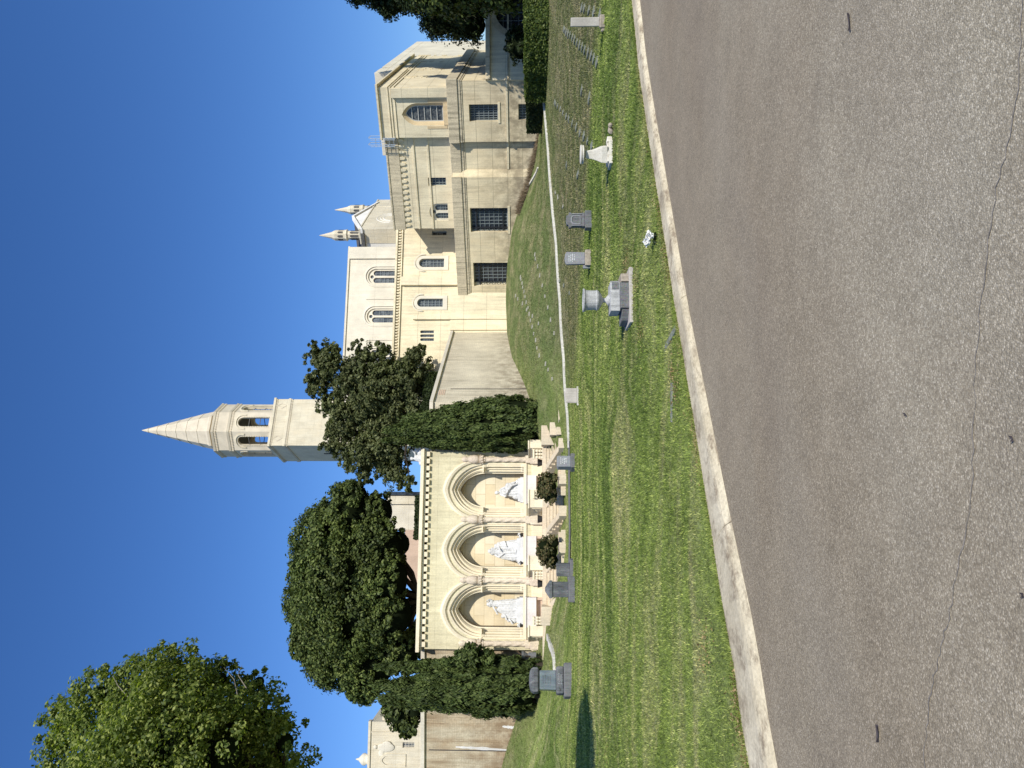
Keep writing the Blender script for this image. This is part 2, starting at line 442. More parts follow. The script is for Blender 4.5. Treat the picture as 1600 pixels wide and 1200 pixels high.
def grass_color(t, P, blade=False):
    s = t.sep(P)
    nz_ = t.n('ShaderNodeTexNoise'); nz_.inputs['Scale'].default_value = .16; nz_.inputs['Detail'].default_value = 2; t.l(P, nz_.inputs['Vector'])
    vm = t.n('ShaderNodeVectorMath', operation='MULTIPLY_ADD'); t.l(nz_.outputs['Color'], vm.inputs[0]); vm.inputs[1].default_value = (6, 9, 0); t.l(P, vm.inputs[2])
    def wp(sc):
        mp = t.n('ShaderNodeMapping'); mp.inputs['Scale'].default_value = sc; t.l(vm.outputs[0], mp.inputs[0]); return mp.outputs[0]
    big = t.noise(t.pos((.35, 1.0, 1)), .55, 4, .6, .4)
    fine = t.noise(P, 3.2, 5, .65)
    band = t.noise(wp((.12, 1.5, 1)), 1.0, 5, .65, .4)
    mow = t.noise(wp((.22, .9, 1)), .9, 4, .6, 1.2)
    dry = t.ramp(t.math('ADD', t.math('ADD', t.math('MULTIPLY', big, .30), t.math('MULTIPLY', fine, .22)), t.math('MULTIPLY', band, .48)), [(.49, 0), (.61, 1)])
    # older, thinner grass right of and beyond the mown strip
    m = t.math('ADD', t.math('SUBTRACT', s[1], 25.2), t.math('MULTIPLY', s[0], 1.12))
    m2 = t.math('MULTIPLY', t.ramp(t.math('MULTIPLY', m, .5), [(0, 0), (1, 1)]), t.ramp(t.math('ADD', t.math('MULTIPLY', s[0], .3), .4), [(0, 0), (1, 1)]))
    gm = t.ramp(t.noise(P, 1.1, 5, .7), [(.40, .0), (.70, .9)])
    green = t.mix(t.ramp(t.noise(P, .9, 4, .6), [(.35, 0), (.65, 1)]), (.200, .262, .062), (.290, .360, .095))
    nearm = t.ramp(t.math('MULTIPLY', t.math('SUBTRACT', s[1], 8), .25), [(0, 0), (1, 1)])
    green = t.mix(t.math('MULTIPLY', nearm, t.ramp(mow, [(.40, 1), (.56, 0)])), green, (.135, .195, .045))
    green = t.mix(t.ramp(mow, [(.52, 0), (.68, .6)]), green, (.31, .36, .12))
    straw = (.50, .45, .24)
    base = t.mix(t.math('MULTIPLY', dry, .62), green, straw)
    old = t.mix(gm, (.135, .160, .060), (.36, .31, .19))
    z = s[2]
    bank = t.ramp(t.math('MULTIPLY', t.math('SUBTRACT', s[1], 33), .25), [(0, 0), (1, 1)])
    old = t.mix(bank, old, t.mix(t.ramp(t.noise(P, .8, 6, .75), [(.45, 0), (.72, 1)]), (.140, .180, .060), (.35, .31, .17)))
    c = t.mix(m2, base, old)
    c = t.mix(t.math('MULTIPLY', bank, t.math('SUBTRACT', 1, m2)), c, t.mix(gm, (.14, .19, .055), (.29, .28, .14)))
    return c
def make_grass_mats():
    m, nt, b = newmat('lawn_grass'); t = NT(nt); P = t.pos(); c = grass_color(t, P)
    f = t.noise(P, 26, 5, .75)
    f2 = t.noise(t.pos((1, .3, 1)), 7, 5, .7)
    c = t.mix(1, c, t.ramp(f, [(.25, .25), (.72, 1.75)]), 'MULTIPLY')
    c = t.mix(.7, c, t.mix(1, c, t.ramp(f2, [(.3, .45), (.7, 1.5)]), 'MULTIPLY'))
    c = t.mix(1, c, .85, 'MULTIPLY')
    t.l(c, b.inputs['Base Color']); b.inputs['Roughness'].default_value = .9; b.inputs['Specular IOR Level'].default_value = .1
    t.l(t.bump(f, .9, .06), b.inputs['Normal'])
    m2, nt, b = newmat('grass_blades'); t = NT(nt); P = t.pos(); c = grass_color(t, P); g = t.n('ShaderNodeNewGeometry')
    c = t.mix(1, c, t.ramp(g.outputs['Random Per Island'], [(0, (.42, .46, .36)), (.45, (.95, .97, .8)), (.8, (1.55, 1.5, 1.35)), (.97, (2.0, 1.85, 1.9)), (1, (2.6, 2.2, 2.3))]), 'MULTIPLY')
    t.l(c, b.inputs['Base Color']); b.inputs['Roughness'].default_value = .6; b.inputs['Specular IOR Level'].default_value = .12
    tr = t.n('ShaderNodeBsdfTranslucent'); t.l(c, tr.inputs[0]); mx = t.n('ShaderNodeMixShader'); mx.inputs[0].default_value = .4
    out = [n for n in nt.nodes if n.type == 'OUTPUT_MATERIAL'][0]
    t.l(b.outputs[0], mx.inputs[1]); t.l(tr.outputs[0], mx.inputs[2]); t.l(mx.outputs[0], out.inputs[0])
    return m, m2
M_LAWN, M_BLADE = make_grass_mats()

def build_lawn():
    ts = [0, .06]; st = .14
    while ts[-1] < 75: ts.append(ts[-1]+st); st = min(st*1.05, .75)
    ts += [90, 120, 200, 400, 1500]
    base = edge_g[:]
    fine = []
    for i in range(len(base)-1):
        a, b = base[i], base[i+1]; L = math.hypot(b[0]-a[0], b[1]-a[1]); k = max(1, int(L/.45))
        for j in range(k): fine.append((a[0]+(b[0]-a[0])*j/k, a[1]+(b[1]-a[1])*j/k))
    fine.append(base[-1]); fine = [(1300, 800)]+fine+[(-1300, -800)]
    B = np.array(fine); T = np.array(ts); X = B[:, 0][:, None]+CN[0]*T[None]; Y = B[:, 1][:, None]+CN[1]*T[None]
    Z = gz_arr(X.ravel(), Y.ravel()).reshape(X.shape); Z[:, 0] = .02
    m, n = X.shape; mb = MB()
    mb.v = list(zip(X.ravel().tolist(), Y.ravel().tolist(), Z.ravel().tolist()))
    mb.f = [(i*n+j, i*n+j+1, (i+1)*n+j+1, (i+1)*n+j) for i in range(m-1) for j in range(n-1)]; mb.m = [0]*len(mb.f)
    return struct(mb.build('lawn', M_LAWN, smooth=True))
build_lawn()

# asphalt
def asphalt():
    m, nt, b = newmat('asphalt'); t = NT(nt); P = t.pos()
    v = t.n('ShaderNodeTexVoronoi'); v.inputs['Scale'].default_value = 135; t.l(P, v.inputs['Vector'])
    v2 = t.n('ShaderNodeTexVoronoi'); v2.inputs['Scale'].default_value = 48; t.l(P, v2.inputs['Vector'])
    r = t.sep(v.outputs['Color'])
    a = t.ramp(r[0], [(0, (.30, .262, .195)), (.45, (.388, .345, .265)), (.8, (.45, .405, .318)), (1, (.63, .575, .47))])
    a = t.mix(.35, a, t.mix(1, a, t.ramp(t.sep(v2.outputs['Color'])[1], [(0, .74), (1, 1.26)]), 'MULTIPLY'))
    a = t.mix(.75, a, t.mix(1, a, t.ramp(v.outputs['Distance'], [(0.0, 1.2), (.6, .68)]), 'MULTIPLY'))
    w = t.noise(t.pos((.35, .8, 1)), .55, 5, .6, .3)
    a = t.mix(1, a, t.ramp(w, [(.3, (.84, .79, .75)), (.7, (1.08, 1.08, 1.08))]), 'MULTIPLY')
    pt = t.noise(P, 2.3, 6, .7)
    a = t.mix(.6, a, t.mix(1, a, t.ramp(pt, [(.3, .78), (.7, 1.14)]), 'MULTIPLY'))
    s0_ = t.sep(P); twn = t.math('ADD', t.math('MULTIPLY', s0_[0], -.58), t.math('MULTIPLY', s0_[1], .8146)); wob = t.math('MULTIPLY', t.noise(P, .7, 4, .6), 1.2)
    gr = t.math('MULTIPLY', t.math('ADD', t.math('SUBTRACT', twn, .6), wob), .28)
    a = t.mix(1, a, t.ramp(gr, [(0, (1.05, 1.06, 1.0)), (.75, (1.0, .97, .89)), (1, (.88, .83, .74))]), 'MULTIPLY')
    oil = t.noise(P, .8, 6, .7, .6); a = t.mix(t.ramp(oil, [(.62, 0), (.72, .28)]), a, (.10, .08, .06))
    s_ = t.sep(P); tw = t.math('ADD', t.math('MULTIPLY', s_[0], -.58), t.math('MULTIPLY', s_[1], .8146)); wear = t.noise(t.pos((.12, .12, 1)), 1, 2, .5)
    tr_ = t.math('SINE', t.math('ADD', t.math('MULTIPLY', tw, 2.9), t.math('MULTIPLY', wear, 5))); a = t.mix(t.ramp(tr_, [(.2, 0), (1, .10)]), a, (.25, .215, .175))
    t.l(a, b.inputs['Base Color']); b.inputs['Roughness'].default_value = .8; b.inputs['Specular IOR Level'].default_value = .3
    h = t.math('ADD', t.math('MULTIPLY', r[1], .6), t.math('MULTIPLY', v.outputs['Distance'], -.8))
    t.l(t.bump(h, .5, .005), b.inputs['Normal']); return m
M_ROAD = asphalt()
mb = MB(); L = edge_r
ts = [.12, 0, -.5, -2, -5, -9, -12, -60, -900]
rows = [[(x-0+(0 if t > -50 else 0)+CN[0]*t, y+CN[1]*t, 0.0) for (x, y) in L] for t in ts]
mb.loft(rows, closed=False, caps=False)
struct(mb.build('road', M_ROAD))

# kerb: a low concrete edge with a dished face, cast in lengths
def kerb_mat():
    m, nt, b = newmat('kerb_concrete'); t = NT(nt); P = t.pos()
    big = t.noise(P, 1.6, 6, .65); f = t.noise(P, 30, 4, .7)
    c = t.mix(t.ramp(big, [(.3, 0), (.7, 1)]), (.42, .355, .235), (.66, .585, .42))
    c = t.mix(t.ramp(t.noise(t.pos((1.5, 1.5, 6)), 2.5, 6, .75), [(.49, 0), (.64, .8)]), c, (.20, .15, .10))
    c = t.mix(.55, c, t.mix(1, c, t.ramp(f, [(.3, .6), (.7, 1.25)]), 'MULTIPLY'))
    t.l(c, b.inputs['Base Color']); b.inputs['Roughness'].default_value = .9; t.l(t.bump(f, .4, .01), b.inputs['Normal']); return m
M_KERB = kerb_mat()
def arclen(L):
    s = [0]
    for i in range(1, len(L)): s.append(s[-1]+math.hypot(L[i][0]-L[i-1][0], L[i][1]-L[i-1][1]))
    return s
def build_kerb():
    al = arclen(edge_r); mb = MB()
    def samp(s):
        s = max(0, min(s, al[-1]-1e-4)); i = max(k for k in range(len(al)) if al[k] <= s); i = min(i, len(al)-2)
        t = (s-al[i])/(al[i+1]-al[i]); a = [edge_r[i][j]*(1-t)+edge_r[i+1][j]*t for j in (0, 1)]; b = [edge_g[i][j]*(1-t)+edge_g[i+1][j]*t for j in (0, 1)]
        return a, b
    s = 0; k = 0
    while s < al[-1]-.5:
        L_ = random.uniform(2.6, 3.3); e = min(s+L_, al[-1]); rings = []; n = 8; dz = random.uniform(-.001, .001); sh = random.uniform(-.0015, .0015)
        for i in range(n+1):
            q = s+.003+(e-s-.006)*i/n; a, b = samp(q)
            def P(f, z, a=a, b=b): return (a[0]+(b[0]-a[0])*f, a[1]+(b[1]-a[1])*f, z)
            j = random.uniform(-.0025, .0025)
            rings.append([P(sh-.01, -.03), P(sh+0, .002), P(sh+.06+j, .024+dz), P(sh+.14+j, .045+dz), P(.24, .056+dz), P(.9, .070+dz+j), P(1.0+2*j, .066+dz), P(1.03, -.03)])
        mb.loft(rings); s = e
    o = mb.build('kerb', M_KERB); b = o.modifiers.new('b', 'BEVEL'); b.width = .006; b.segments = 1; b.limit_method = 'ANGLE'
    return struct(o)
build_kerb()

# tar seam across the asphalt
def ground_strip(name, pts, widths, mat, dz, zf=None, jit=0, parent=None, h=None):
    """ribbon lying on the ground; h gives it a raised rectangular section"""
    pts = crom(pts, 6); n = len(pts); mb = MB(); rings = []
    for i, p in enumerate(pts):
        a = nrm(pts, i); w = (widths if isinstance(widths, (int, float)) else widths[0]+(widths[1]-widths[0])*i/(n-1))/2*(1+random.uniform(-jit, jit))
        x, y = p[0], p[1]; z = (zf(x, y) if zf else gz(x, y))
        if h: rings.append([(x-a[0]*w, y-a[1]*w, z-.15), (x-a[0]*w, y-a[1]*w, z+h), (x+a[0]*w, y+a[1]*w, z+h), (x+a[0]*w, y+a[1]*w, z-.15)])
        else: rings.append([(x-a[0]*w, y-a[1]*w, z+dz), (x+a[0]*w, y+a[1]*w, z+dz)])
    mb.loft(rings, closed=bool(h), caps=bool(h)); return mb.build(name, mat, parent)
M_TAR = plain('tar_seam', (.24, .21, .17), .9, 0, .45, 40)
seam = [plane_pt(a, b, 0) for a, b in [(1600, -60), (1588, 160), (1552, 330), (1527, 560), (1519, 760), (1490, 930), (1470, 1020), (1453, 1100), (1446, 1220), (1452, 1500)]]
sp = crom(seam, 10)
mb = MB(); al = arclen(sp); rings = []
for i, p in enumerate(sp):
    if i % 1 == 0:
        a = nrm(sp, i); w = random.uniform(.0004, .0042); j = random.uniform(-.010, .010)
        rings.append([(p[0]+a[0]*(j-w), p[1]+a[1]*(j-w), .004), (p[0]+a[0]*(j+w), p[1]+a[1]*(j+w), .004)])
mb.loft(rings, closed=False, caps=False); struct(mb.build('road_crack', M_TAR))

# grass blades near the road
def blades():
    n = 2700000
    X = rng.uniform(-22, 20, n); Y = rng.uniform(4.6, 44, n); d = np.hypot(X, Y)
    keep = (rng.random(n) < np.clip((8.5/d)**1.75, 0, 1)) & (np.abs(X) < .62*Y+1.5)
    X, Y, d = X[keep], Y[keep], d[keep]
    E = np.array(edge_g); S = (E[:, 0]*.8146+E[:, 1]*.58); T = (E[:, 0]*CN[0]+E[:, 1]*CN[1]); o = np.argsort(S)
    tt = X*CN[0]+Y*CN[1]-np.interp(X*.8146+Y*.58, S[o], T[o])
    k = tt > -.03; X, Y, d, tt = X[k], Y[k], d[k], tt[k]
    # dense fringe along the kerb
    nf = 26000; si = rng.uniform(-6, 12, nf); tf = rng.exponential(.05, nf)-.035; base = np.interp(si, S[o], T[o])
    Xf = si*.8146+(base+tf)*CN[0]; Yf = si*.58+(base+tf)*CN[1]; kk = Yf > 4
    X = np.concatenate([X, Xf[kk]]); Y = np.concatenate([Y, Yf[kk]]); d = np.hypot(X, Y); tt = np.concatenate([tt, tf[kk]])
    Z = gz_arr(X, Y); n = len(X)
    ang = rng.uniform(0, 2*np.pi, n); w = .0052*np.clip(d/6, .8, 4)*rng.uniform(.6, 1.3, n)
    h = rng.uniform(.014, .036, n)*np.clip(1+d*.018, 1, 1.7)*np.where(tt < .12, 1.35, 1.0)
    U = np.stack([np.cos(ang)*w, np.sin(ang)*w, np.zeros(n)], 1)
    lean = rng.normal(size=(n, 2))*.5
    V = np.stack([lean[:, 0]*h, lean[:, 1]*h, h], 1)*.5
    o = quads_mesh('grass', np.stack([X, Y, Z-.004], 1), U, V, [M_BLADE], tri=True)
    o['kind'] = 'stuff'; o['category'] = 'grass'; o['label'] = 'short mown green grass growing behind the kerb'
    return n
print('blades', blades())

# dead leaves and soil caught along the kerb and in bare spots
M_LITTER = leaf('leaf_litter', [(.10, .06, .03), (.30, .20, .09), (.50, .38, .20)], .1, .1, .3, 3)
def litter():
    E = np.array(edge_g); S = (E[:, 0]*.8146+E[:, 1]*.58); T = (E[:, 0]*CN[0]+E[:, 1]*CN[1]); o = np.argsort(S)
    n = 9000; si = rng.uniform(-3, 14, n); k = (np.sin(si*2.1)+np.sin(si*5.3+1)+np.sin(si*.9+2)+rng.normal(size=n)*.8) > .3; si = si[k]; n = len(si)
    tf = rng.exponential(.07, n)-.03; b = np.interp(si, S[o], T[o]); X = si*.8146+(b+tf)*CN[0]; Y = si*.58+(b+tf)*CN[1]
    for (px, py, r, m) in [(985, 415, .35, 260), (1006, 520, .3, 160), (1053, 610, .22, 150), (1047, 585, .2, 120), (1100, 1010, .3, 150), (955, 1150, .6, 160), (975, 350, .3, 90), (1000, 440, .3, 90)]:
        q = plane_pt(px, py, .1); X = np.concatenate([X, q[0]+rng.normal(size=m)*r*.5]); Y = np.concatenate([Y, q[1]+rng.normal(size=m)*r*.5])
    n = len(X); Z = gz_arr(X, Y)+rng.uniform(.012, .035, n); N = unit(rng.normal(size=(n, 3))*.45+np.array([0, 0, 1.])); A1 = unit(np.cross(N, rdir(n))); B1 = np.cross(N, A1); s = rng.uniform(.006, .016, (n, 1))
    o = quads_mesh('leaf_litter', np.stack([X, Y, Z], 1), A1*s*.6, B1*s, [M_LITTER]); o['kind'] = 'stuff'; o['category'] = 'leaf litter'; o['label'] = 'dry brown leaf litter caught along the kerb and on bare lawn spots'
litter()

# low concrete edgings across the grass
M_WHITE = stone('white_edging', (.66, .63, .55), grain=.5, streak=.25)
def edging(name, pts, w, h, label):
    L = [at(*p) for p in pts]
    o = ground_strip(name, [(p.x, p.y) for p in L], w, M_WHITE, 0, h=h, jit=.12)
    return tag(o, label, 'edging')
edging('concrete_edging', [(850, 128, 38.2), (850, 150, 38), (857, 230, 37.3), (862, 300, 36.6), (870, 380, 35.6), (876, 470, 34.7), (882, 560, 33.9), (888, 650, 33.3), (893, 700, 33)], .26, .09, 'long low white concrete edging curving from the hedge to the stairs')
edging('concrete_edging', [(847, 995, 35), (859, 1005, 33.6), (866, 1030, 32), (870, 1080, 31.2)], .3, .08, 'short low concrete edging on the grass behind the dark cross monument')
edging('concrete_edging', [(845, 262, 43.9), (832, 285, 45.2), (822, 297, 46.2)], .14, .1, 'short sloping concrete edging below the mausoleum wall')
M_PATH = plain('path_asphalt', (.17, .165, .16), .9, 0, .2, 20)
struct(ground_strip('path', [(p.x, p.y) for p in [at(888, 690, 33.0), at(889, 760, 32.7), at(889, 830, 32.3), at(889, 905, 31.9)]], 1.8, M_PATH, .035))
# ------------------------------------------------------------------ architecture materials
M_BLOCK = stone('weathered_concrete', (.84, .72, .48), dirt=(.28, .23, .15), joint=.93, jw=.03, jd=.55, streak=.6, warm=(.60, .43, .22), warm_amt=.22, z0=3.0, zd=2.2)
M_BLOCKUP = stone('weathered_concrete_upper', (.84, .74, .51), dirt=(.30, .25, .17), joint=1.55, jw=.02, jd=.35, streak=.6, warm=(.60, .45, .25), warm_amt=.2)
M_LEDGE = stone('dirty_coping', (.70, .60, .41), dirt=(.10, .088, .065), streak=.95, grain=.5)
M_OCHRE = stone('ochre_surround', (.70, .55, .33), dirt=(.38, .22, .09), streak=.5)
M_PALE = stone('pale_plaster', (.72, .66, .52), dirt=(.46, .39, .27), streak=.35, joint=2.3, jw=.008, jd=.35, grain=.15)
M_WHITEP = stone('white_plaster', (.80, .77, .70), dirt=(.5, .47, .4), streak=.08, grain=.08)
M_TOWER = stone('tower_concrete', (.70, .63, .47), joint=1.15, jw=.025, jd=.22, dirt=(.38, .32, .21), streak=.55, grain=.3, warm=(.70, .58, .38), warm_amt=.3)
M_SPIRE = stone('spire_concrete', (.66, .58, .44), dirt=(.38, .32, .22), streak=.25, grain=.15)
M_ARCADE = stone('arcade_wall', (.72, .65, .43), dirt=(.34, .29, .17), streak=.5, joint=.62, jw=.02, jd=.25, grain=.3, tops=[(7.6, 1.6, .45)])
M_TRIM = stone('arcade_trim', (.84, .75, .54), dirt=(.52, .42, .27), streak=.3, grain=.2, warm=(.66, .50, .36), warm_amt=.25)
M_COL = stone('carved_column', (.78, .67, .50), dirt=(.48, .36, .28), streak=.35, grain=.5, warm=(.64, .50, .42), warm_amt=.4)
M_STEP = stone('stair_stone', (.68, .58, .42), dirt=(.42, .32, .20), streak=.3, grain=.3, warm=(.62, .46, .30), warm_amt=.3)
M_WALL = stone('retaining_wall', (.74, .66, .49), dirt=(.19, .145, .095), joint=.12, jw=.08, jd=.16, streak=.6, z0=2.2, zd=3.0, tops=[(7.3, 2.0, .35)], grain=.35)
M_WALLL = stone('retaining_wall_stained', (.66, .58, .42), dirt=(.20, .13, .07), joint=.12, jw=.08, jd=.18, streak=1, z0=2.6, zd=4.6, tops=[(7.3, 2.0, .5)], grain=.45, warm=(.42, .28, .15), warm_amt=.6)
M_CAP = stone('wall_cap', (.68, .62, .50), dirt=(.35, .30, .2), streak=.3)
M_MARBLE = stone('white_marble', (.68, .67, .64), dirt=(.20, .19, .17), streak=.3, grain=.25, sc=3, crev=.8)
M_ALTAR = stone('altar_marble', (.78, .72, .66), dirt=(.60, .50, .42), streak=.3, grain=.2)
M_PINK = stone('pink_stone', (.62, .46, .34), streak=.2, dirt=(.45, .3, .2), grain=.2)
M_DARKV = plain('dark_recess', (.03, .03, .03), .9, 0, .3, 5)
M_IRON = plain('dark_iron', (.035, .038, .045), .55, .3, .3, 20)
M_LEAD = plain('grey_glazing_bar', (.22, .25, .25), .6, 0, .2, 20)
M_LEADW = plain('white_glazing_bar', (.48, .48, .44), .6, 0, .15, 20)
M_STFRAME = stone('pale_window_surround', (.74, .68, .54), streak=.15, grain=.1)
M_GLASS = glass('dark_glass', (.010, .012, .016), (.045, .055, .065), 5)
M_STAINED = glass('stained_glass', (.035, .036, .036), (.15, .155, .14), 9)
M_GREYGL = glass('grey_glass', (.05, .055, .06), (.17, .18, .18), 3)
M_ROOF = plain('dark_roof', (.10, .095, .085), .8, 0, .3, 4)
M_GALV = plain('galvanised_metal', (.60, .64, .66), .35, .6, .1, 10)
M_POT = plain('black_pot', (.02, .02, .022), .4, 0, .3, 10, .5)

# ------------------------------------------------------------------ mausoleum (front block)
X0 = (600-125)/FPX*43.1
A = Fr(X0, 43.1, -11.5, 6.7)
maus = thing('mausoleum', 'weathered cream concrete mausoleum with big barred windows and an orange-rimmed gothic window', 'building', (X0, 43.1, 0))
zt = A.px(699, 150)[1]; zb = A.px(717, 150)[1]; zs_ = A.px(793, 160)[1]
s222, s275, s455 = A.px(717, 222)[0], A.px(740, 277)[0], A.px(740, 457)[0]
def R_(fr, x0, y0, x1, y1, o=0):
    """rectangle in wall coordinates from its image corners (x = height, y = across)"""
    a = fr.px((x0+x1)/2, y0, o)[0]; b = fr.px((x0+x1)/2, y1, o)[0]; ym = (y0+y1)/2
    return rect(a, b, fr.px(x1, ym, o)[1], fr.px(x0, ym, o)[1])
def A_(fr, x0, y0, x1, y1, o=0, rr=1.0, n=8):
    """arched outline: x0 apex, x1 foot"""
    a = fr.px((x0+x1)/2, y0, o)[0]; b = fr.px((x0+x1)/2, y1, o)[0]; ym = (y0+y1)/2; w = abs(b-a)/2; zt_ = fr.px(x0, ym, o)[1]
    return arch((a+b)/2, w, fr.px(x1, ym, o)[1], zt_-w*rr, w*rr, n)
wl = []   # lower wall
w_a = R_(A, 733, 163, 778, 189.5); w_b = R_(A, 810, 162.5, 850, 187)
w_c = R_(A, 735, 325, 793.5, 362.5); w_d = R_(A, 740, 410.5, 800, 447)
mb = MB()
panel(mb, A, rect(0, s222, -1, zt), [w_a, w_b], 0, .45)
mb.box(A, 0.0, s222, -16, -.455, -1, zt-.01)
panel(mb, A, rect(s275, s455, -1, zt), [w_c, w_d], 0, .45)
mb.box(A, s275, s455, -8, -.455, -1, zt-.01)
mb.box(A, s222, s275, -16, -.32, -1, zt-.02)                        # recess wall
mb.prism(A, [(s275+.02, -.33), (s275+.02, 0), (s275-.4, -.30), (s275-.4, -.33)], -1, zt-.03)
mb.build('wall', M_BLOCK, maus)
# mouldings: ledge, string course
mb = MB()
def ledge_band(z0, z1, p, ss=True):
    mb.box(A, -p, s222+p*.4, -.3, p, z0, z1); mb.box(A, -p, -.003, -16, -.3, z0, z1)
    mb.box(A, s275-p*.3, s455+p, -.3, p, z0, z1); mb.box(A, s222+p*.4, s275-p*.3, -.6, -.32+p, z0+.002, z1-.002)
ledge_band(zb+.08, zt+.03, .13); ledge_band(zb-.10, zb+.08, .07); ledge_band(zb-.2, zb-.10, .035)
mb.pieces('ledge', M_LEDGE, maus, bevel=.02)
mb = MB()
for z0, z1, p in [(zs_-.02, zs_+.10, .06)]:
    mb.box(A, -p, s222+.02, -.2, p, z0, z1); mb.box(A, s222, s275-.41, -.6, -.32+p, z0, z1); mb.box(A, -p, -.003, -16, -.2, z0, z1)
for w in (w_a, w_c, w_d):
    a, b, c, d = w[0][0], w[1][0], w[0][1], w[2][1]
    mb.box(A, a-.12, b+.12, -.02, .045, c-.14, c-.002)
mb.pieces('string_course', M_BLOCKUP, maus, bevel=.01)
window(A, maus, w_a, -.28, 7, 6, M_LEAD, M_GLASS, bar=.03, frame=.05, label='barred window with square grey panes')
window(A, maus, w_b, -.28, 6, 6, M_LEAD, M_GLASS, bar=.03, frame=.05)
for w in (w_c, w_d):
    a, b, c, d = w[0][0], w[1][0], w[0][1], w[2][1]; W_ = b-a; H_ = d-c
    g = window(A, maus, w, -.30, 7, 8, M_LEAD, M_GLASS, bar=.028, frame=.07)
    k = MB()
    for f in (.5,): pass
    k.box(A, a+.01, b-.01, -.27, -.21, c+H_*.83, c+H_*.86); k.box(A, a+.01, b-.01, -.27, -.21, c+H_*.12, c+H_*.15)
    k.box(A, a+W_*.14, a+W_*.17, -.27, -.21, c+.01, d-.01); k.box(A, b-W_*.17, b-W_*.14, -.27, -.21, c+.01, d-.01)
    # wrought scrolls at the left
    for j in range(5):
        zc = c+H_*(.2+.14*j); sc = b-W_*.085
        k.tube([A.W(sc+.13*math.cos(t)*(1-t/14), -.24, zc+.17*math.sin(t)*(1-t/14)) for t in [i*.7 for i in range(10)]], .016, 5)
    k.build('iron_grille', M_IRON, maus)
# upper storey
oR, oL = -.2, -.62
zr = A.px(588, 131, oR)[1]; zl = A.px(604, 222, oL)[1]
s216 = A.px(640, 215, oR)[0]; s356 = A.px(650, 357, oL)[0]
g_w = A_(A, 633, 165.5, 692, 190.5, oR, 1.55)
g_s = A_(A, 628, 161, 702, 196, oR, 1.5)
mb = MB()
panel(mb, A, rect(.35, s216, zt-.02, zr), [g_s], oR, .4)
mb.box(A, .35, s216, -16, oR-.405, zt-.02, zr-.01)
u1 = R_(A, 669, 277.5, 697, 290.5, oL); u2 = A_(A, 671, 318, 700, 345, oL, 1.0)
panel(mb, A, rect(s216, s356, zt-.03, zl), [u1, u2], oL, .35)
mb.box(A, s216, s356, -14, oL-.355, zt-.03, zl-.01)
mb.build('upper_wall', M_BLOCKUP, maus)
mb = MB()
gi = A_(A, 633, 165.5, 692, 190.5, oR, 1.55)
def ringfill(mb, fr, outer, inner, o0, o1, op=True):
    n = len(outer); vs = [fr.W(a, o0, b) for a, b in outer]+[fr.W(a, o1, b) for a, b in inner]
    mb.add(vs, [(i, i+1, n+i+1, n+i) for i in range(n-1)]+([(n-1, 0, n, 2*n-1)] if op else []))
ringfill(mb, A, g_s, gi, oR-.02, oR-.16); ringfill(mb, A, gi, gi, oR-.16, oR-.38)
mb.box(A, g_s[0][0]-.0, g_s[-1][0]+.0, oR-.1, oR+.04, g_s[0][1]-.02, g_s[0][1]+.35)
for (x0, y0, x1, y1) in [(668, 156, 699, 160), (668, 197, 699, 201)]:
    p = R_(A, x0, y0, x1, y1, oR); mb.slab(A, p, oR-.01, oR+.03)
mb.build('window_surround', M_OCHRE, maus)
window(A, maus, gi, oR-.2, 1, 6, M_LEADW, M_STAINED, bar=.04, frame=.05, label='tall pointed stained-glass window in an orange surround')
window(A, maus, u1, oL-.15, 3, 5, M_LEAD, M_GLASS, bar=.03)
# twin-light window with plaster tracery
def twin(fr, root, poly, o, mat=M_STFRAME, gl=M_GREYGL, rows=4, cap=True):
    S = [p[0] for p in poly]; Z = [p[1] for p in poly]; s0, s1, z0, z1 = min(S), max(S), min(Z), max(Z); w = s1-s0; cs = (s0+s1)/2; r = w/2
    la = arch(cs-w*.235, w*.17, z0+.001, z1-r*1.0, w*.17, 6); lb = arch(cs+w*.235, w*.17, z0+.001, z1-r*1.0, w*.17, 6)
    cz = z1-r*.48; ci = [(cs+w*.115*math.cos(t), cz+w*.115*math.sin(t)) for t in [2*math.pi*k/10 for k in range(10)]]
    k = MB(); panel(k, fr, poly, [la, lb, ci], o, .12); wn = k.build('window', mat, root)
    k = MB(); k.add([fr.W(a, o-.125, b) for a, b in poly], [tuple(t) for t in tessellate_polygon([[Vector((a, b, 0)) for a, b in poly]])]); k.build('pane', gl, wn)
    k = MB()
    for l in (la, lb):
        a, b = l[0][0], l[-1][0]; k.box(fr, (a+b)/2-.012, (a+b)/2+.012, o-.1, o-.07, z0+.01, z1-r*.9)
        for j in range(1, rows): zz = z0+(z1-r-z0)*j/rows; k.box(fr, min(a, b)+.005, max(a, b)-.005, o-.1, o-.065, zz-.014, zz+.014)
    k.build('glazing_bar', M_LEAD, wn); return wn
twin(A, maus, u2, oL-.08)
mb = MB()   # cornices of the upper storey
mb.box(A, .15, s216+.12, -.9, oR+.12, zr-.05, zr+.08); mb.box(A, .16, .347, -16, -.9, zr-.05, zr+.08)
for dz in (.62, .78, 1.0): mb.box(A, .30, s216+.05, -.9, oR+.05, zr-dz-.03, zr-dz+.03); mb.box(A, .30, .347, -16, -.9, zr-dz-.03, zr-dz+.03)
mb.box(A, .36, A.px(650, 152, oR)[0], oR-.01, oR+.22, zt+.03, A.px(611, 140, oR)[1])
mb.pieces('cornice', M_BLOCKUP, maus, bevel=.02)
mb = MB()
z1_ = A.px(628, 285, oL)[1]; mb.box(A, s216+.0, s356+.05, oL-.2, oL+.10, z1_, zl-.02); mb.box(A, s216+.0, s356+.1, oL-.3, oL+.14, zl-.02, zl+.1)
mb.pieces('parapet', M_LEDGE, maus, bevel=.02)
mb = MB(); k = s216+.15
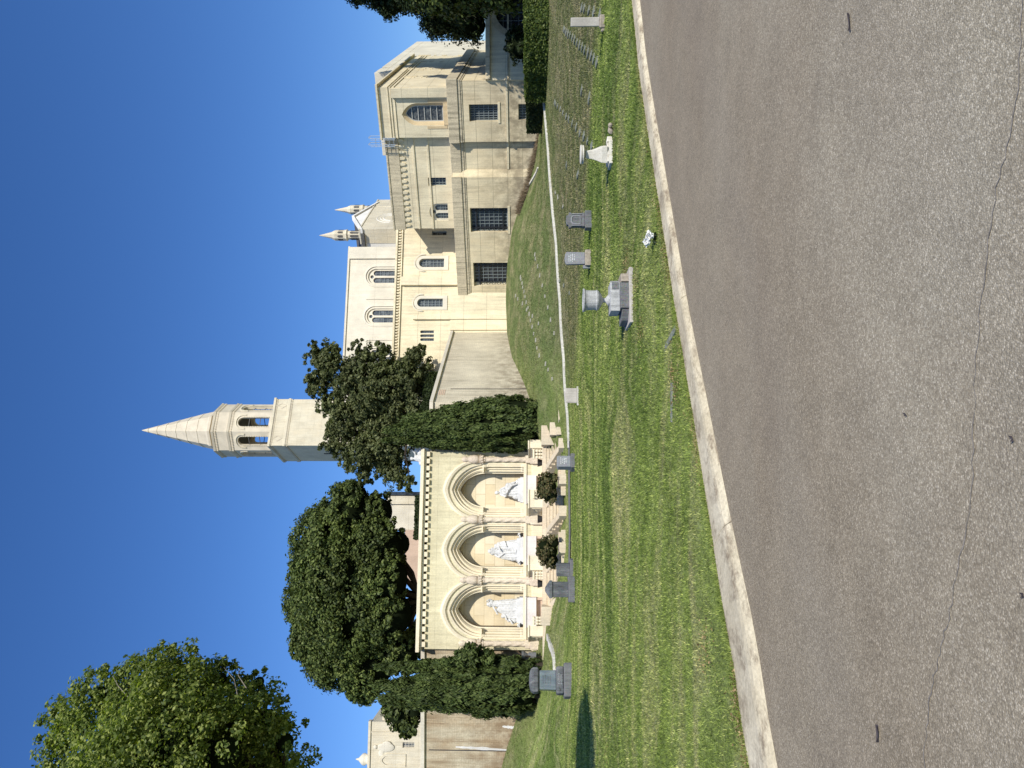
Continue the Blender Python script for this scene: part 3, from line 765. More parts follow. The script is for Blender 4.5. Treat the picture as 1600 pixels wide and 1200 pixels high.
while k < s356:
    mb.slab(A, [(k, z1_-.003), (k, z1_-.22), (k+.05, z1_-.34), (k+.14, z1_-.34), (k+.19, z1_-.22), (k+.19, z1_-.003)], oL-.01, oL+.075); k += .36
for x in (650, 672): z = A.px(x, 285, oL)[1]; mb.box(A, s216, s356+.02, oL-.05, oL+.06, z-.05, z+.05)
mb.build('corbel_table', M_BLOCKUP, maus)
# side wall panels and far block
AR = Fr(X0, 43.1, -.503, -.864)
mb = MB()
for py, xs in [(121, [(629, 650), (657, 661), (664, 667)]), (109, [(637, 646), (650, 664), (670, 675), (684, 692)]), (97, [(647, 665), (670, 676), (686, 692), (712, 718)]), (87.5, [(653, 672), (677, 681), (690, 697), (715, 722)])]:
    for a, b in xs:
        s = AR.px((a+b)/2, py, -.35)[0]; z0_ = AR.px(b, py, -.35)[1]; z1__ = AR.px(a, py, -.35)[1]
        mb.slab(AR, rect(s-.55, s-.25, z0_, z1__), -.36, -.31); mb.slab(AR, rect(s+.05, s+.2, z0_+.1, z1__-.1), -.36, -.31)
mb.pieces('relief_panel', M_BLOCKUP, maus)
mb = MB(); sa, sb = AR.px(650, 72, .3)[0], AR.px(610, 104, -.6)[0]
zz = AR.px(599, 80, 0)[1]
mb.box(AR, sa-18, sb, -7, -1.0, -1, zz-.7); mb.box(AR, sa-18, sa+1.6, -7, -1.0, zz-.7, zz); mb.box(AR, sa+2.2, sb, -7, -1.0, zz-.7, zz)
mb.pieces('corner_pier', M_PALE, maus, bevel=.03)
# low wing under the conifer
J = Fr(31, 43.0, -1, 0)
mb = MB(); zj = 1.6+(HZ-760)/FPX*43.0
jd = arch(J.px(800, 22)[0], 1.15, .2, 2.4, 1.5); 
panel(mb, J, rect(0, J.px(790, 125)[0], -1, zj), [jd], 0, .5); mb.box(J, 0, J.px(790, 125)[0], -1.6, -.505, -1, zj-.01)
mb.build('side_wing', M_BLOCKUP, maus)
mb = MB(); mb.box(J, -.1, J.px(790, 125)[0]-.005, -.3, .16, zj-.22, zj+.05); mb.box(J, -.1, J.px(790, 125)[0]-.005, -.1, .07, zs_-.1, zs_)
ringfill(mb, J, arch(J.px(800, 22)[0], 1.5, .2, 2.4, 1.9), jd, .06, .02); mb.build('moulding', M_BLOCK, maus)
window(J, maus, jd, -.3, 5, 8, M_LEAD, M_GLASS, bar=.03)
# hanging roof hatch: galvanised ladder rails over the parapet
lad = thing('roof_ladder', 'small galvanised ladder rails hooked over the roof edge beside the gothic window bay', 'ladder', A.W(s216+.2, oR+.1, zl))
mb = MB()
for sy in (216, 226.5):
    s, z_ = A.px(604, sy, oL+.5); o_ = oL+.5
    zt_ = A.px(575, sy, o_)[1]
    mb.tube([A.W(s, o_, z_-.55), A.W(s, o_, zt_-.1), A.W(s, o_-.15, zt_), A.W(s, o_-.7, zt_-.02), A.W(s, o_-.75, z_+.1)], .022, 6)
    mb.tube([A.W(s+.1, o_, z_-.5), A.W(s+.1, o_, zt_-.15)], .018, 6)
mb.pieces('rail', M_GALV, lad)
mb = MB(); sa_, sb_ = A.px(604, 216, oL+.5)[0], A.px(604, 226.5, oL+.5)[0]
for k in range(5): z = zl-.55+.28*k; mb.tube([A.W(sa_, oL+.5, z), A.W(sb_+.1, oL+.5, z)], .016, 6)
mb.pieces('rung', M_GALV, lad)

# ------------------------------------------------------------------ west wing (two storeys, slim windows)
Cf = Fr((600-355)/FPX*50.9, 50.9, -.981, -.194)
wing = thing('church_wing', 'pale two-storey church wing with slim round-headed windows behind the retaining wall', 'building', Cf.W(0, 0, 0))
zc = Cf.px(622, 380)[1]; sC0, sC1 = Cf.px(660, 350)[0], Cf.px(660, 585)[0]
h1 = A_(Cf, 655, 404.5, 694, 417.5); h2 = A_(Cf, 652, 467, 692, 479.5); h3 = R_(Cf, 675, 360.5, 698, 367.5); h4 = R_(Cf, 735, 475.5, 757, 488.5)
tri = [A_(Cf, 656.5, y0, 678, y0+4.2, 0, 1, 5) for y0 in (516.3, 522.4, 528.5)]
mb = MB(); panel(mb, Cf, rect(sC0, sC1, -1, zc), [h1, h2, h3, h4]+tri, 0, .3); mb.box(Cf, sC0, sC1, -9, -.305, -1, zc-.01)
mb.build('wall', M_BLOCKUP, wing)
mb = MB(); z_ = zc
mb.box(Cf, sC0, sC1, -.2, .18, z_-.02, z_+.12); mb.box(Cf, sC0, sC1, -.1, .10, z_-.34, z_-.26)
k = sC0
while k < Cf.px(620, 560)[0]: mb.box(Cf, k, k+.10, -.05, .13, z_-.22, z_-.05); k += .2
for y0, y1, x0 in ((434, 447, 622), (493, 500, 640)):
    a, b = Cf.px(680, y0)[0], Cf.px(680, y1)[0]; mb.box(Cf, a, b, -.1, .28 if y0 < 450 else .22, -1, Cf.px(x0+6, y0)[1])
mb.box(Cf, Cf.px(780, 457)[0], Cf.px(780, 516)[0], -.1, .12, -1, Cf.px(704, 480)[1])
mb.pieces('moulding', M_BLOCKUP, wing)
for h in (h1, h2):
    S = [p[0] for p in h]; cs = (min(S)+max(S))/2; w = (max(S)-min(S))/2; zf = h[0][1]; zs2 = max(p[1] for p in h)-w
    mb = MB(); ou = arch(cs, w+.22, zf-.3, zs2, w+.22, 8); n_ = arch(cs, w+.003, zf-.0, zs2, w+.003, 8)
    ringfill(mb, Cf, ou, n_, .05, .05); ringfill(mb, Cf, ou, ou, 0, .05); ou2 = arch(cs, w+.34, zs2-.1, zs2, w+.34, 8); ou3 = arch(cs, w+.27, zs2-.1, zs2, w+.27, 8); ringfill(mb, Cf, ou2, ou3, .09, .09, False)
    mb.build('window_surround', M_STFRAME, wing); window(Cf, wing, h, -.14, 3, 7, M_LEAD, M_GREYGL, bar=.03, frame=.05)
window(Cf, wing, h3, -.14, 1, 3, M_LEAD, M_GREYGL)
w_ = window(Cf, wing, h4, -.02, 1, 1, M_STFRAME, M_GREYGL, frame=.10, label='small white-framed modern window')
for l in tri: window(Cf, wing, l, -.1, 1, 3, M_LEAD, M_GREYGL, bar=.02, frame=.03)

# ------------------------------------------------------------------ chapel: nave, gable and pinnacles
D = Fr((600-386)/FPX*60, 60, -.981, -.194)
nave = thing('chapel', 'tall pale chapel with twin-light windows, white gable and two small pinnacles', 'building', D.W(0, 0, 0))
zn = D.px(547, 386)[1]; sD1 = D.px(560, 632)[0]
hs = [A_(D, 575, 420, 640, 443.5), A_(D, 573, 482, 640, 505.5), A_(D, 571, 544, 640, 567.5)]
mb = MB(); panel(mb, D, rect(0, sD1, -1, zn), hs, 0, .5); mb.box(D, 0, sD1, -12, -.505, -1, zn-.01); mb.build('wall', M_PALE, nave)
mb = MB()
mb.box(D, -.02, D.px(580, 405)[0], -.1, .18, -1, zn-.05); mb.box(D, -.1, sD1, -.5, .10, zn-.02, zn+.12)
for y in (466, 530, 594): s = D.px(600, y)[0]; mb.box(D, s-.1, s+.1, -.05, .07, -1, D.px(572, y)[1])
for h in hs:
    S = [p[0] for p in h]; cs = (min(S)+max(S))/2; w = (max(S)-min(S))/2; zs2 = max(p[1] for p in h)-w
    ringfill(mb, D, arch(cs, w+.28, -1, zs2, w+.28), arch(cs, w+.16, -1, zs2, w+.16), .05, .08, False)
    ringfill(mb, D, arch(cs, w+.29, -1, zs2, w+.29), arch(cs, w+.28, -1, zs2, w+.28), .001, .05, False)
mb.build('moulding', M_PALE, nave)
for h in hs: twin(D, nave, h, -.12, M_PALE, M_GREYGL, 8)
E = Fr((600-357)/FPX*64, 64, -.503, -.864)
EA = Fr((600-357)/FPX*64, 64, -.864, .503)
pe = [(0, -1), (0, 16.6), (-3.6, 18.0), (-7.9, 16.6), (-7.9, -1)]
mb = MB(); mb.slab(E, pe, -9, 0); mb.build('gable_wall', M_WHITEP, nave)
mb = MB(); mb.slab(E, [(.15, 16.62), (-3.6, 18.15), (-8.05, 16.62), (-8.05, 16.8), (-3.6, 18.35), (.15, 16.8)], -.3, .12); mb.build('gable_coping', M_WHITEP, nave)
mb = MB(); mb.slab(E, [(.3, 16.7), (-3.6, 18.22), (-8.2, 16.7), (-8.2, 16.5), (.3, 16.5)], -20, -.35); mb.build('roof', M_ROOF, nave)
mb = MB(); cz = E.px(613, 340)[1]; ccs = E.px(613, 341)[0]
for r in (1.35, 1.0, .75): mb.tube([E.W(ccs+r*math.cos(t), .02, cz+r*math.sin(t)) for t in [math.pi*2*k/24 for k in range(25)]], .04, 5)
mb.build('rose_window', M_WHITEP, nave)
mb = MB(); s380 = EA.px(590, 380)[0]; mb.box(EA, -.03, s380, -9, .035, -1, EA.px(564, 370)[1]); mb.box(EA, -.08, s380+.05, -9, .09, EA.px(564, 370)[1], EA.px(562, 370)[1]); mb.build('turret_base', M_TOWER, nave)
def pinnacle(px0, px1, px2, py, d, r):
    b = at(px0, py, d); t = at(px1, py, d); q = at(px2, py, d); H = t.z-b.z
    mb = MB(); mb.lathe((b.x, b.y, b.z-3), [(r*.8, 0), (r*.8, 3+H*.42), (r*1.08, 3+H*.47), (r*.98, 3+H*.53), (r*.95, 3+H*.9), (r*.72, 3+H), (r*.66, 3+H)], 8)
    sh = mb.build('pinnacle', M_TOWER, nave)
    k = MB()
    for i in range(8):
        a = 2*math.pi*(i+.5)/8; ca, sa2 = math.cos(a), math.sin(a)
        for z0_, z1__, rr in ((.04, .36, .76), (.6, .8, .90)):
            f = Fr(b.x+ca*r*rr, b.y+sa2*r*rr, -sa2, ca)
            f = Fr(b.x+ca*r*rr, b.y+sa2*r*rr, -sa2 if True else 0, ca); o_ = 1 if (f.n[0]*ca+f.n[1]*sa2) > 0 else -1
            k.slab(f, arch(0, .10, b.z+H*z0_, b.z+H*(z1__-.06), .12, 4), -.02, .025*o_)
    k.build('niche', M_ROOF, sh)
    k = MB(); k.lathe((b.x, b.y, t.z), [(r*.68, 0), (r*.64, .03), (.02, q.z-t.z)], 8); k.build('cone_roof', M_SPIRE, sh)
pinnacle(563, 520, 499, 367.5, 65, .5); pinnacle(590, 544, 523, 327.5, 70, .47)

# ------------------------------------------------------------------ bell tower
th = R(24); Tx, Ty = -(697-600)/FPX*110, 110
Tf = Fr(Tx, Ty, -math.cos(th), -math.sin(th))       # s runs left; the bright face spans s in [-w, 0]
w = 7.55
tow = thing('bell_tower', 'tall cream bell tower with an octagonal belfry and pointed spire', 'tower', Tf.W(0, 0, 0))
zS = at(418, 697, 110).z; zb1 = at(445, 697, 110).z
mb = MB(); mb.box(Tf, -w, 0, -w, 0, -2, zb1); mb.build('shaft', M_TOWER, tow)
mb = MB(); mb.box(Tf, -w-.12, .12, -w-.12, .12, zb1, zb1+.35); mb.box(Tf, -w-.03, .03, -w-.03, .03, zb1+.36, zS-.35); mb.box(Tf, -w-.2, .2, -w-.2, .2, zS-.35, zS)
o_ = mb.build('parapet', M_TOWER, tow)
mb = MB()
for z_ in (zb1-.28, zS-.60):
    for face in (0, 1):
        mb = MB(); k = -w
        while k < -.05:
            if face: mb.box(Tf, -.05, .13, k, k+.13, z_, z_+.24)
            else: mb.box(Tf, k, k+.13, -.05, .13, z_, z_+.24)
            k += .26
        mb.build('dentil_band', M_SPIRE, tow)
mb = MB()
for cs_ in (-w+1.1, -1.1):
    zc_ = (zb1+.36+zS-.35)/2
    dm = [(cs_-.45, zc_), (cs_, zc_-.75), (cs_+.45, zc_), (cs_, zc_+.75)]; di = [(cs_-.36, zc_), (cs_, zc_-.62), (cs_+.36, zc_), (cs_, zc_+.62)]
    ringfill(mb, Tf, dm+dm[:1], di+di[:1], .09, .09, False); ringfill(mb, Tf, dm+dm[:1], dm+dm[:1], .03, .09, False); ringfill(mb, Tf, di+di[:1], di+di[:1], .03, .09, False)
mb.pieces('diamond_ornament', M_SPIRE, tow, k=3)
mb = MB(); mb.box(Tf, -.02, .06, -3.9, -3.6, zb1-12, zb1-5); mb.build('slit_window', M_DARKV, tow)
cx, cy, _ = Tf.W(-w/2, -w/2, 0)
ap = w/2*1.01; Rr_ = ap/math.cos(math.pi/8)
zA, zB, zC = zS, at(354, 677, cy-Rr_).z, at(329, 677, cy-Rr_).z
zTip = at(222, 679, cy).z
bel = MB()
for i in range(8):
    a = th-math.pi/2+i*math.pi/4; nx, ny = math.cos(a), math.sin(a); hw = ap*math.tan(math.pi/8)
    f = Fr(cx+nx*ap, cy+ny*ap, -ny, nx)
    if f.n[0]*nx+f.n[1]*ny < 0: f = Fr(cx+nx*ap, cy+ny*ap, ny, -nx)
    zo0, zo1 = zA+.35, at(369, 677, cy-Rr_).z
    op = arch(0, .72, zo0, zo1-.72, .72, 7)
    panel(bel, f, rect(-hw, hw, zA-.4, zC), [op], 0, .45)
    bel.add([f.W(a_, -.45, b_) for a_, b_ in rect(-hw, hw, zA-.4, zC)+op], [tuple(t) for t in tessellate_polygon([[Vector((p[0], p[1], 0)) for p in rect(-hw, hw, zA-.4, zC)], [Vector((p[0], p[1], 0)) for p in op]])])
    k = MB(); ou = arch(0, 1.25, zo1-1.2, zo1-.72, 1.12, 7); iu = arch(0, 1.02, zo1-1.2, zo1-.72, .92, 7)
    ringfill(k, f, ou, iu, .08, .12, False); ringfill(k, f, ou, ou, 0, .08, False); ringfill(k, f, iu, iu, .12, .0, False); k.build('arch_moulding', M_TOWER, tow); k = MB()
    z_ = zo0
    while z_ < zo1-.8:
        for sx in (-.80, .80): k.box(f, sx-.08, sx+.08, -.1, .06, z_, z_+.13)
        z_ += .26
    k.build('quoins', M_TOWER, tow)
    k = MB(); k.box(f, -.7, .7, -.30, -.25, zo0+1.4, zo0+1.5); k.box(f, -.7, .7, -.30, -.25, zo0+3.1, zo0+3.2); k.pieces('window_bar', M_ROOF, tow)
bel.build('belfry', M_SPIRE, tow)
mb = MB(); mb.lathe((cx, cy, 0), [(Rr_-.5, zC-3.4), (Rr_-.5, zC-3.2)], 8, a0=th-math.pi/2+math.pi/8); mb.build('ceiling', M_ROOF, tow)
mb = MB()
for zz_, h_ in ((zB, .42), (zC-.05, .42)):
    mb.lathe((cx, cy, zz_-h_), [(Rr_, 0), (Rr_+.12, .1), (Rr_+.22, h_), (Rr_, h_+.02)], 8, a0=th-math.pi/2+math.pi/8)
    for i in range(8):
        a = th-math.pi/2+i*math.pi/4; nx, ny = math.cos(a), math.sin(a); f = Fr(cx+nx*ap, cy+ny*ap, -ny, nx)
        if f.n[0]*nx+f.n[1]*ny < 0: f = Fr(cx+nx*ap, cy+ny*ap, ny, -nx)
        k = -hw+.06
        while k < hw-.1: mb.box(f, k, k+.13, -.05, .12, zz_-h_-.28, zz_-h_-.02); k += .27
mb.build('cornice', M_SPIRE, tow)
zsp = at(326, 677, cy-Rr_*.8).z; rb = Rr_*.72
prof = [(rb*1.08, 0), (rb*1.08, .35), (rb, .7)]; H = zTip-zsp
cuts = [.13, .3, .46, .62, .76, .9]
for c_ in cuts: r_ = rb*(1-c_)+.05; prof += [(r_, .7+(H-.7)*c_-.02), (r_+.045, .7+(H-.7)*c_), (r_+.045, .7+(H-.7)*c_+.07), (r_-.02, .7+(H-.7)*c_+.14)]
prof += [(.05, H)]
mb = MB(); mb.lathe((cx, cy, zsp), prof, 8, a0=th-math.pi/2+math.pi/8); mb.build('spire', M_SPIRE, tow)

# ------------------------------------------------------------------ pink-and-buff building behind the arcade
H_ = Fr(at(640, 775, 62).x, 62, -.985, -.17)
bf = thing('garden_building', 'low buff and pink stone building half hidden behind the big round tree', 'building', H_.W(0, 0, 0))
mb = MB(); S_ = lambda y: H_.px(640, y)[0]; Zp = lambda x, y: H_.px(x, y)[1]
mb.box(H_, 0, S_(788), -6, 0, 5, Zp(609, 780)); mb.box(H_, -.06, S_(788), -6, .1, Zp(609, 780), Zp(605, 780)); mb.build('corner_wall', M_TOWER, bf, bevel=.02)
mb = MB(); mb.box(H_, S_(788)+.01, S_(828), -6, -.25, 5, Zp(607, 800)); mb.build('wall', M_PALE, bf)
mb = MB(); pts = [(S_(828)+.01, 5), (S_(918), 5), (S_(918), Zp(650, 915)), (S_(914), Zp(642, 912)), (S_(906), Zp(635, 905)), (S_(896), Zp(632, 896)), (S_(828)+.01, Zp(632, 830))]
mb.slab(H_, pts, -5, -.2); mb.build('curved_wall', M_PINK, bf)
mb = MB(); mb.box(H_, -.35, -.061, -5.5, .0, 7.2, Zp(606, 771)); mb.build('dark_side_panel', M_GLASS, bf)  # dark panel on the right end, in the dark glass material

# ------------------------------------------------------------------ chapel far left
G = Fr(at(650, 1105, 75).x, 75, -.99, -.14)
gl_ = thing('small_chapel', 'grey-cream chapel wall with carved niche and round finial at the far left', 'building', G.W(0, 0, 0))
S_ = lambda y: G.px(620, y)[0]; Zp = lambda x, y: G.px(x, y)[1]
gw = R_(G, 629, 1160, 648, 1168.5)
mb = MB(); panel(mb, G, rect(S_(1128), S_(1300), 4, Zp(579, 1150)), [gw], 0, .4); mb.box(G, S_(1128), S_(1300), -6, -.405, 4, Zp(579, 1150)-.02); mb.box(G, S_(1104), S_(1128)-.01, -5, -.5, 4, Zp(596, 1115)); mb.build('wall', M_TOWER, gl_)
mb = MB(); mb.box(G, S_(1127), S_(1300), -.5, .12, Zp(579, 1150)-.01, Zp(577, 1150)+.1); mb.box(G, S_(1143), S_(1145), -.1, .08, 4, Zp(580, 1144))
gn = arch(S_(1188), .62, Zp(634, 1188), Zp(606, 1188), .85); gn2 = arch(S_(1188), .42, Zp(634, 1188), Zp(606, 1188), .6)
ringfill(mb, G, gn, gn2, .08, .08); ringfill(mb, G, gn, gn, 0, .08); mb.build('moulding', M_TOWER, gl_)
window(G, gl_, gw, -.15, 3, 4, M_STFRAME, M_GREYGL, bar=.03)
mb = MB(); fz = Zp(577, 1190); mb.lathe(G.W(S_(1190), -.5, fz), [(.55, 0), (.55, .25), (.42, .3), (.6, .55), (.55, .8), (.3, 1.05), (.12, 1.2), (.1, 1.35), (.02, 1.5)], 14); mb.build('finial', M_PALE, gl_, smooth=True)
mb = MB()
q = G.W(S_(1168), .05, Zp(603, 1168)); mb.ell((q[0], q[1], q[2]), (.5, .12, .9)); mb.ell((q[0]-.6, q[1], q[2]+.45), (.5, .1, .3)); mb.ell((q[0]+.3, q[1], q[2]-.1), (.35, .1, .5)); mb.ell((q[0]+.05, q[1], q[2]+1.05), (.2, .15, .22)); mb.build('relief_figure', M_PALE, gl_, smooth=True)

# ------------------------------------------------------------------ terrace and retaining walls
Pf = Fr((600-706)/FPX*39, 39, -.982, -.187)
zcap = 7.25
wr1, wr2, wr3 = (-3.65, 39.3), (-1.0, 39.6), (4.0, 50.6)
mb = MB(); W0 = Fr(0, 0, 1, 0)
tb = [Pf.W(-.1, -1.3, 0)[:2], Pf.W(Pf.px(700, 1015)[0]+.1, -1.3, 0)[:2]]
poly = [tb[0], (wr2[0]-.3, wr2[1]+.5), (wr3[0]-.4, wr3[1]), (3.6, 135), (-90, 135), (-90, 38.4), tb[1]]
mb.add([(x, y, -.5) for x, y in poly]+[(x, y, 6.95) for x, y in poly], [tuple(reversed(range(7))), tuple(range(7, 14))]+[(i, (i+1) % 7, 7+(i+1) % 7, 7+i) for i in range(7)])
M_TERR = plain('terrace_ground', (.16, .14, .09), .95, 0, .4, 1.5)
struct(mb.build('terrace', M_TERR))
rwt = thing('retaining_wall', 'sunlit retaining wall with brown water stains running down to the grass bank, right of the cypress', 'wall', (wr2[0], wr2[1], 0))
def wall_run(root, a, b, zc_, th_=.4, capw=.12, mat=M_WALL):
    f = Fr(b[0], b[1], a[0]-b[0], a[1]-b[1]); L = math.hypot(a[0]-b[0], a[1]-b[1])
    m1 = MB(); m1.box(f, 0, L, -th_, 0, -1, zc_-.2); m1.build('wall_face', mat, root)
    m2 = MB(); m2.box(f, -.02, L+.02, -th_-.08, capw, zc_-.2, zc_); m2.build('coping', M_CAP, root, bevel=.015); return f, L
f_, L_ = wall_run(rwt, wr2, wr3, zcap)
wall_run(rwt, (-3.7, 39.15), (wr2[0]+.0, wr2[1]-.0), zcap-.001)
mb = MB()
s0_, z0_ = f_.px(704, 608)[0], f_.px(704, 608)[1]
mb.box(f_, s0_-.02, s0_+.02, 0, .025, 2.0, z0_); mb.build('drain_pipe', M_IRON, rwt)
mb = MB(); p = R_(f_, 685, 609, 696, 617)
for k in range(4):
    for j in range(5):
        a = p[0][0]+(p[1][0]-p[0][0])*j/5; b_ = p[0][1]+(p[2][1]-p[0][1])*k/4; mb.box(f_, a+.02, a+(p[1][0]-p[0][0])/5-.02, -.01, .02, b_+.02, b_+(p[2][1]-p[0][1])/4-.02)
mb.build('vent_grille', M_PINK, rwt)
lw = thing('retaining_wall', 'brown-stained retaining wall with a white lime streak, left of the pair of cypresses', 'wall', (-14, 37.2, 0))
ae = Pf.W(Pf.px(700, 1015)[0], -.55, 0)
f2, L2 = wall_run(lw, (-60, 36.9), (ae[0]+.05, ae[1]), 7.42, mat=M_WALLL)
M_LIME = stone('lime_streak', (.74, .72, .68), dirt=(.40, .34, .28), streak=.75, grain=.3)
def streak(f, x0, x1, y0, y1, root):
    mb = MB(); n = 14; a = []; b = []
    for k in range(n+1):
        x = x0+(x1-x0)*k/n; ym = y0+(y1-y0)*k/n; w_ = (.3+2.2*math.sin(math.pi*min(1, k/n*.8+.1)))*random.uniform(.6, 1.2)
        sa, za = f.px(x, ym-w_); sb, zb_ = f.px(x, ym+w_); a.append((sa, za)); b.append((sb, zb_))
    ringfill(mb, f, a, b, .004, .004, False); mb.build('lime_streak', M_LIME, root)
streak(f2, 712, 795, 1167, 1172, lw); streak(f2, 785, 812, 1135, 1138, lw)
mb = MB(); s_ = f2.px(700, 1172)[0]; mb.box(f2, s_-.02, s_+.02, 0, .02, 2.6, 7.0); mb.build('drain_pipe', M_IRON, lw)

# ------------------------------------------------------------------ three-arch statue arcade
arc = thing('statue_arcade', 'cream stone arcade of three deep pointed arches over a stair landing', 'monument', Pf.W(0, 0, 0))
zT = Pf.px(656, 860)[1]; sE = Pf.px(750, 1015)[0]; zF = Pf.px(818, 860, -.3)[1]; zSp = Pf.px(755, 860)[1]; zLand = 1.2
cen = [Pf.px(755, y)[0] for y in (765, 859, 954)]
M_SOFF = stone('painted_shade_soffit', (.30, .25, .18), dirt=(.08, .07, .05), streak=.6, grain=.4)  # soffit colour darkened to paint in the shade under the arch
M_ASH = stone('niche_ashlar', (.80, .71, .52), dirt=(.5, .4, .25), streak=.12, grain=.12, vjoint=(1.05, .53), vdir=(.982, .187))
holes = [arch(c, 1.38, zF, zSp, 1.80, 12) for c in cen]
mb = MB(); panel(mb, Pf, rect(0, sE, -.5, zT-.35), holes, 0, .35); mb.box(Pf, 0, sE, -1.6, -1.2, -.5, zT-.35)
for a_, b_ in ((0, cen[0]-1.38), (cen[0]+1.38, cen[1]-1.38), (cen[1]+1.38, cen[2]-1.38), (cen[2]+1.38, sE)): mb.box(Pf, a_+.001, b_-.001, -1.2, -.351, -.5, zT-.36)
mb.box(Pf, 0, sE, -1.2, -.351, zSp+1.82, zT-.37)
mb.build('wall', M_ARCADE, arc)
seq = [(1.38, 1.80, 0), (1.30, 1.70, -.02), (1.29, 1.67, -.13), (1.19, 1.57, -.15), (1.17, 1.54, -.30), (1.10, 1.49, -.34), (1.04, 1.42, -.30), (.97, 1.38, -.38), (.93, 1.34, -.48), (.87, 1.30, -.50)]
for i, c in enumerate(cen):
    m = MB(); profs = [arch(c, w_, zF, zSp, r_, 14) for w_, r_, o_ in seq]
    for k in range(len(seq)-1): ringfill(m, Pf, profs[k], profs[k+1], seq[k][2], seq[k+1][2], False)
    mo = m.build('arch_moulding', M_TRIM, arc)
    m = MB(); m.box(Pf, c-1.38, c+1.38, -1.1, .06, zF-.16, zF); m.build('niche_sill', M_TRIM, arc)
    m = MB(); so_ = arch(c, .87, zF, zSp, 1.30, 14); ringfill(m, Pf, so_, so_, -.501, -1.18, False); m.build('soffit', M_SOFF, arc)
    m = MB(); m.box(Pf, c-.95, c+.95, -1.19, -1.12, zF, zSp+1.6); m.build('niche_wall', M_ASH, arc)
    # hood mould, springing from carved heads
    m = MB(); pr = [(1.585, 2.17, 0), (1.585, 2.17, .10), (1.50, 2.05, .15), (1.42, 1.90, .11), (1.39, 1.83, .03), (1.375, 1.80, .0)]
    pf = [arch(c, w_, zSp+.25, zSp+.3, r_-.3, 14) for w_, r_, o_ in pr]
    for k in range(len(pr)-1): ringfill(m, Pf, pf[k], pf[k+1], pr[k][2], pr[k+1][2], False)
    m.build('hood_mould', M_TRIM, arc)
    # colonnettes with capitals on each jamb
    m = MB(); mc_ = MB()
    for sg in (-1, 1):
        for w_, o_, r_ in ((1.24, -.08, .055), (1.12, -.24, .055), (1.0, -.33, .045)):
            q = Pf.W(c+sg*w_, o_, 0); m.lathe(q, [(r_*1.6, zF), (r_*1.6, zF+.1), (r_, zF+.16), (r_, zSp-.22), (r_*1.2, zSp-.2), (r_*1.1, zSp-.15), (r_*2.0, zSp-.02), (r_*2.1, zSp+.06), (r_*1.2, zSp+.08)], 10)
        mc_.box(Pf, c+sg*.9, c+sg*1.36, -.42, .03, zSp+.02, zSp+.09)
    m.pieces('colonnette', M_TRIM, arc); mc_.pieces('impost', M_TRIM, arc)
# tall rope-carved columns between the arches
bounds = [cen[0]-1.58, (cen[0]+cen[1])/2, (cen[1]+cen[2])/2, cen[2]+1.58]
for s_ in bounds:
    m = MB(); r0 = .135; rings = []; n_ = 16; N = 120
    z0_, z1_ = zF-.1, zSp-.1
    for k in range(N+1):
        z = z0_+(z1_-z0_)*k/N; q = Pf.W(s_, .10, 0); rings.append([(q[0]+math.cos(a)*r0*(1+.10*math.sin(3*a+z*13)), q[1]+math.sin(a)*r0*(1+.10*math.sin(3*a+z*13)), z) for a in [2*math.pi*j/n_ for j in range(n_)]])
    m.loft(rings); cl = m.build('column', M_COL, arc, smooth=True)
    q = Pf.W(s_, .10, 0)
    m = MB(); m.lathe(q, [(.14, zSp-.1), (.17, zSp-.05), (.13, zSp), (.24, zSp+.15), (.26, zSp+.22), (.2, zSp+.24)], 10)
    for j in range(9): a = 2*math.pi*j/9; m.ell((q[0]+.19*math.cos(a), q[1]+.19*math.sin(a), zSp+.1), (.06, .06, .09), 7, 5)
    m.build('capital', M_COL, cl)
    m = MB(); m.lathe((*q[:2], zSp+.24), [(.16, 0), (.22, .12), (.24, .3), (.19, .5), (.12, .62), (.17, .7), (.15, .86), (.05, .95)], 10); q2 = Pf.W(s_, .2, zSp+.62); m.ell(q2, (.13, .13, .16), 8, 6); m.build('carved_head', M_COL, cl, smooth=True)
    m = MB(); m.box(Pf, s_-.2, s_+.2, -.02, .3, zF-.35, zF-.1); m.box(Pf, s_-.25, s_+.25, -.02, .36, zLand, zF-.35); m.build('column_base', M_COL, cl, bevel=.02)
mb = MB(); mb.box(Pf, -.12, sE+.12, -1.7, .30, zT-.14, zT+.04); mb.box(Pf, -.06, sE+.06, -1.65, .16, zT-.24, zT-.14); mb.build('coping', M_TRIM, arc, bevel=.015)
mb = MB(); k = .02
while k < sE-.2: mb.box(Pf, k, k+.24, -.1, .15, zT-.42, zT-.241); k += .37
mb.build('dentil_course', M_TRIM, arc)
# base course, altars
mb = MB(); mb.box(Pf, -.02, sE+.02, -.05, .12, zLand-.3, zF-.42); mb.build('base_course', M_TRIM, arc, bevel=.02)
za, zb2 = Pf.px(822, 760, .5)[1], Pf.px(838, 760, .5)[1]
for c in cen:
    m = MB(); m.box(Pf, c-.72, c+.72, .121, .62, zb2, za-.03); m.box(Pf, c-.76, c+.76, .121, .68, za-.03, za+.02); al_ = m.build('altar', M_ALTAR, arc, bevel=.01)
    m = MB(); m.box(Pf, c-.66, c+.66, .121, .35, zLand+.001, zb2-.002); m.box(Pf, c-.70, c-.6, .35, .55, zLand+.001, zb2-.002); m.build('altar_recess', M_PINK, al_)

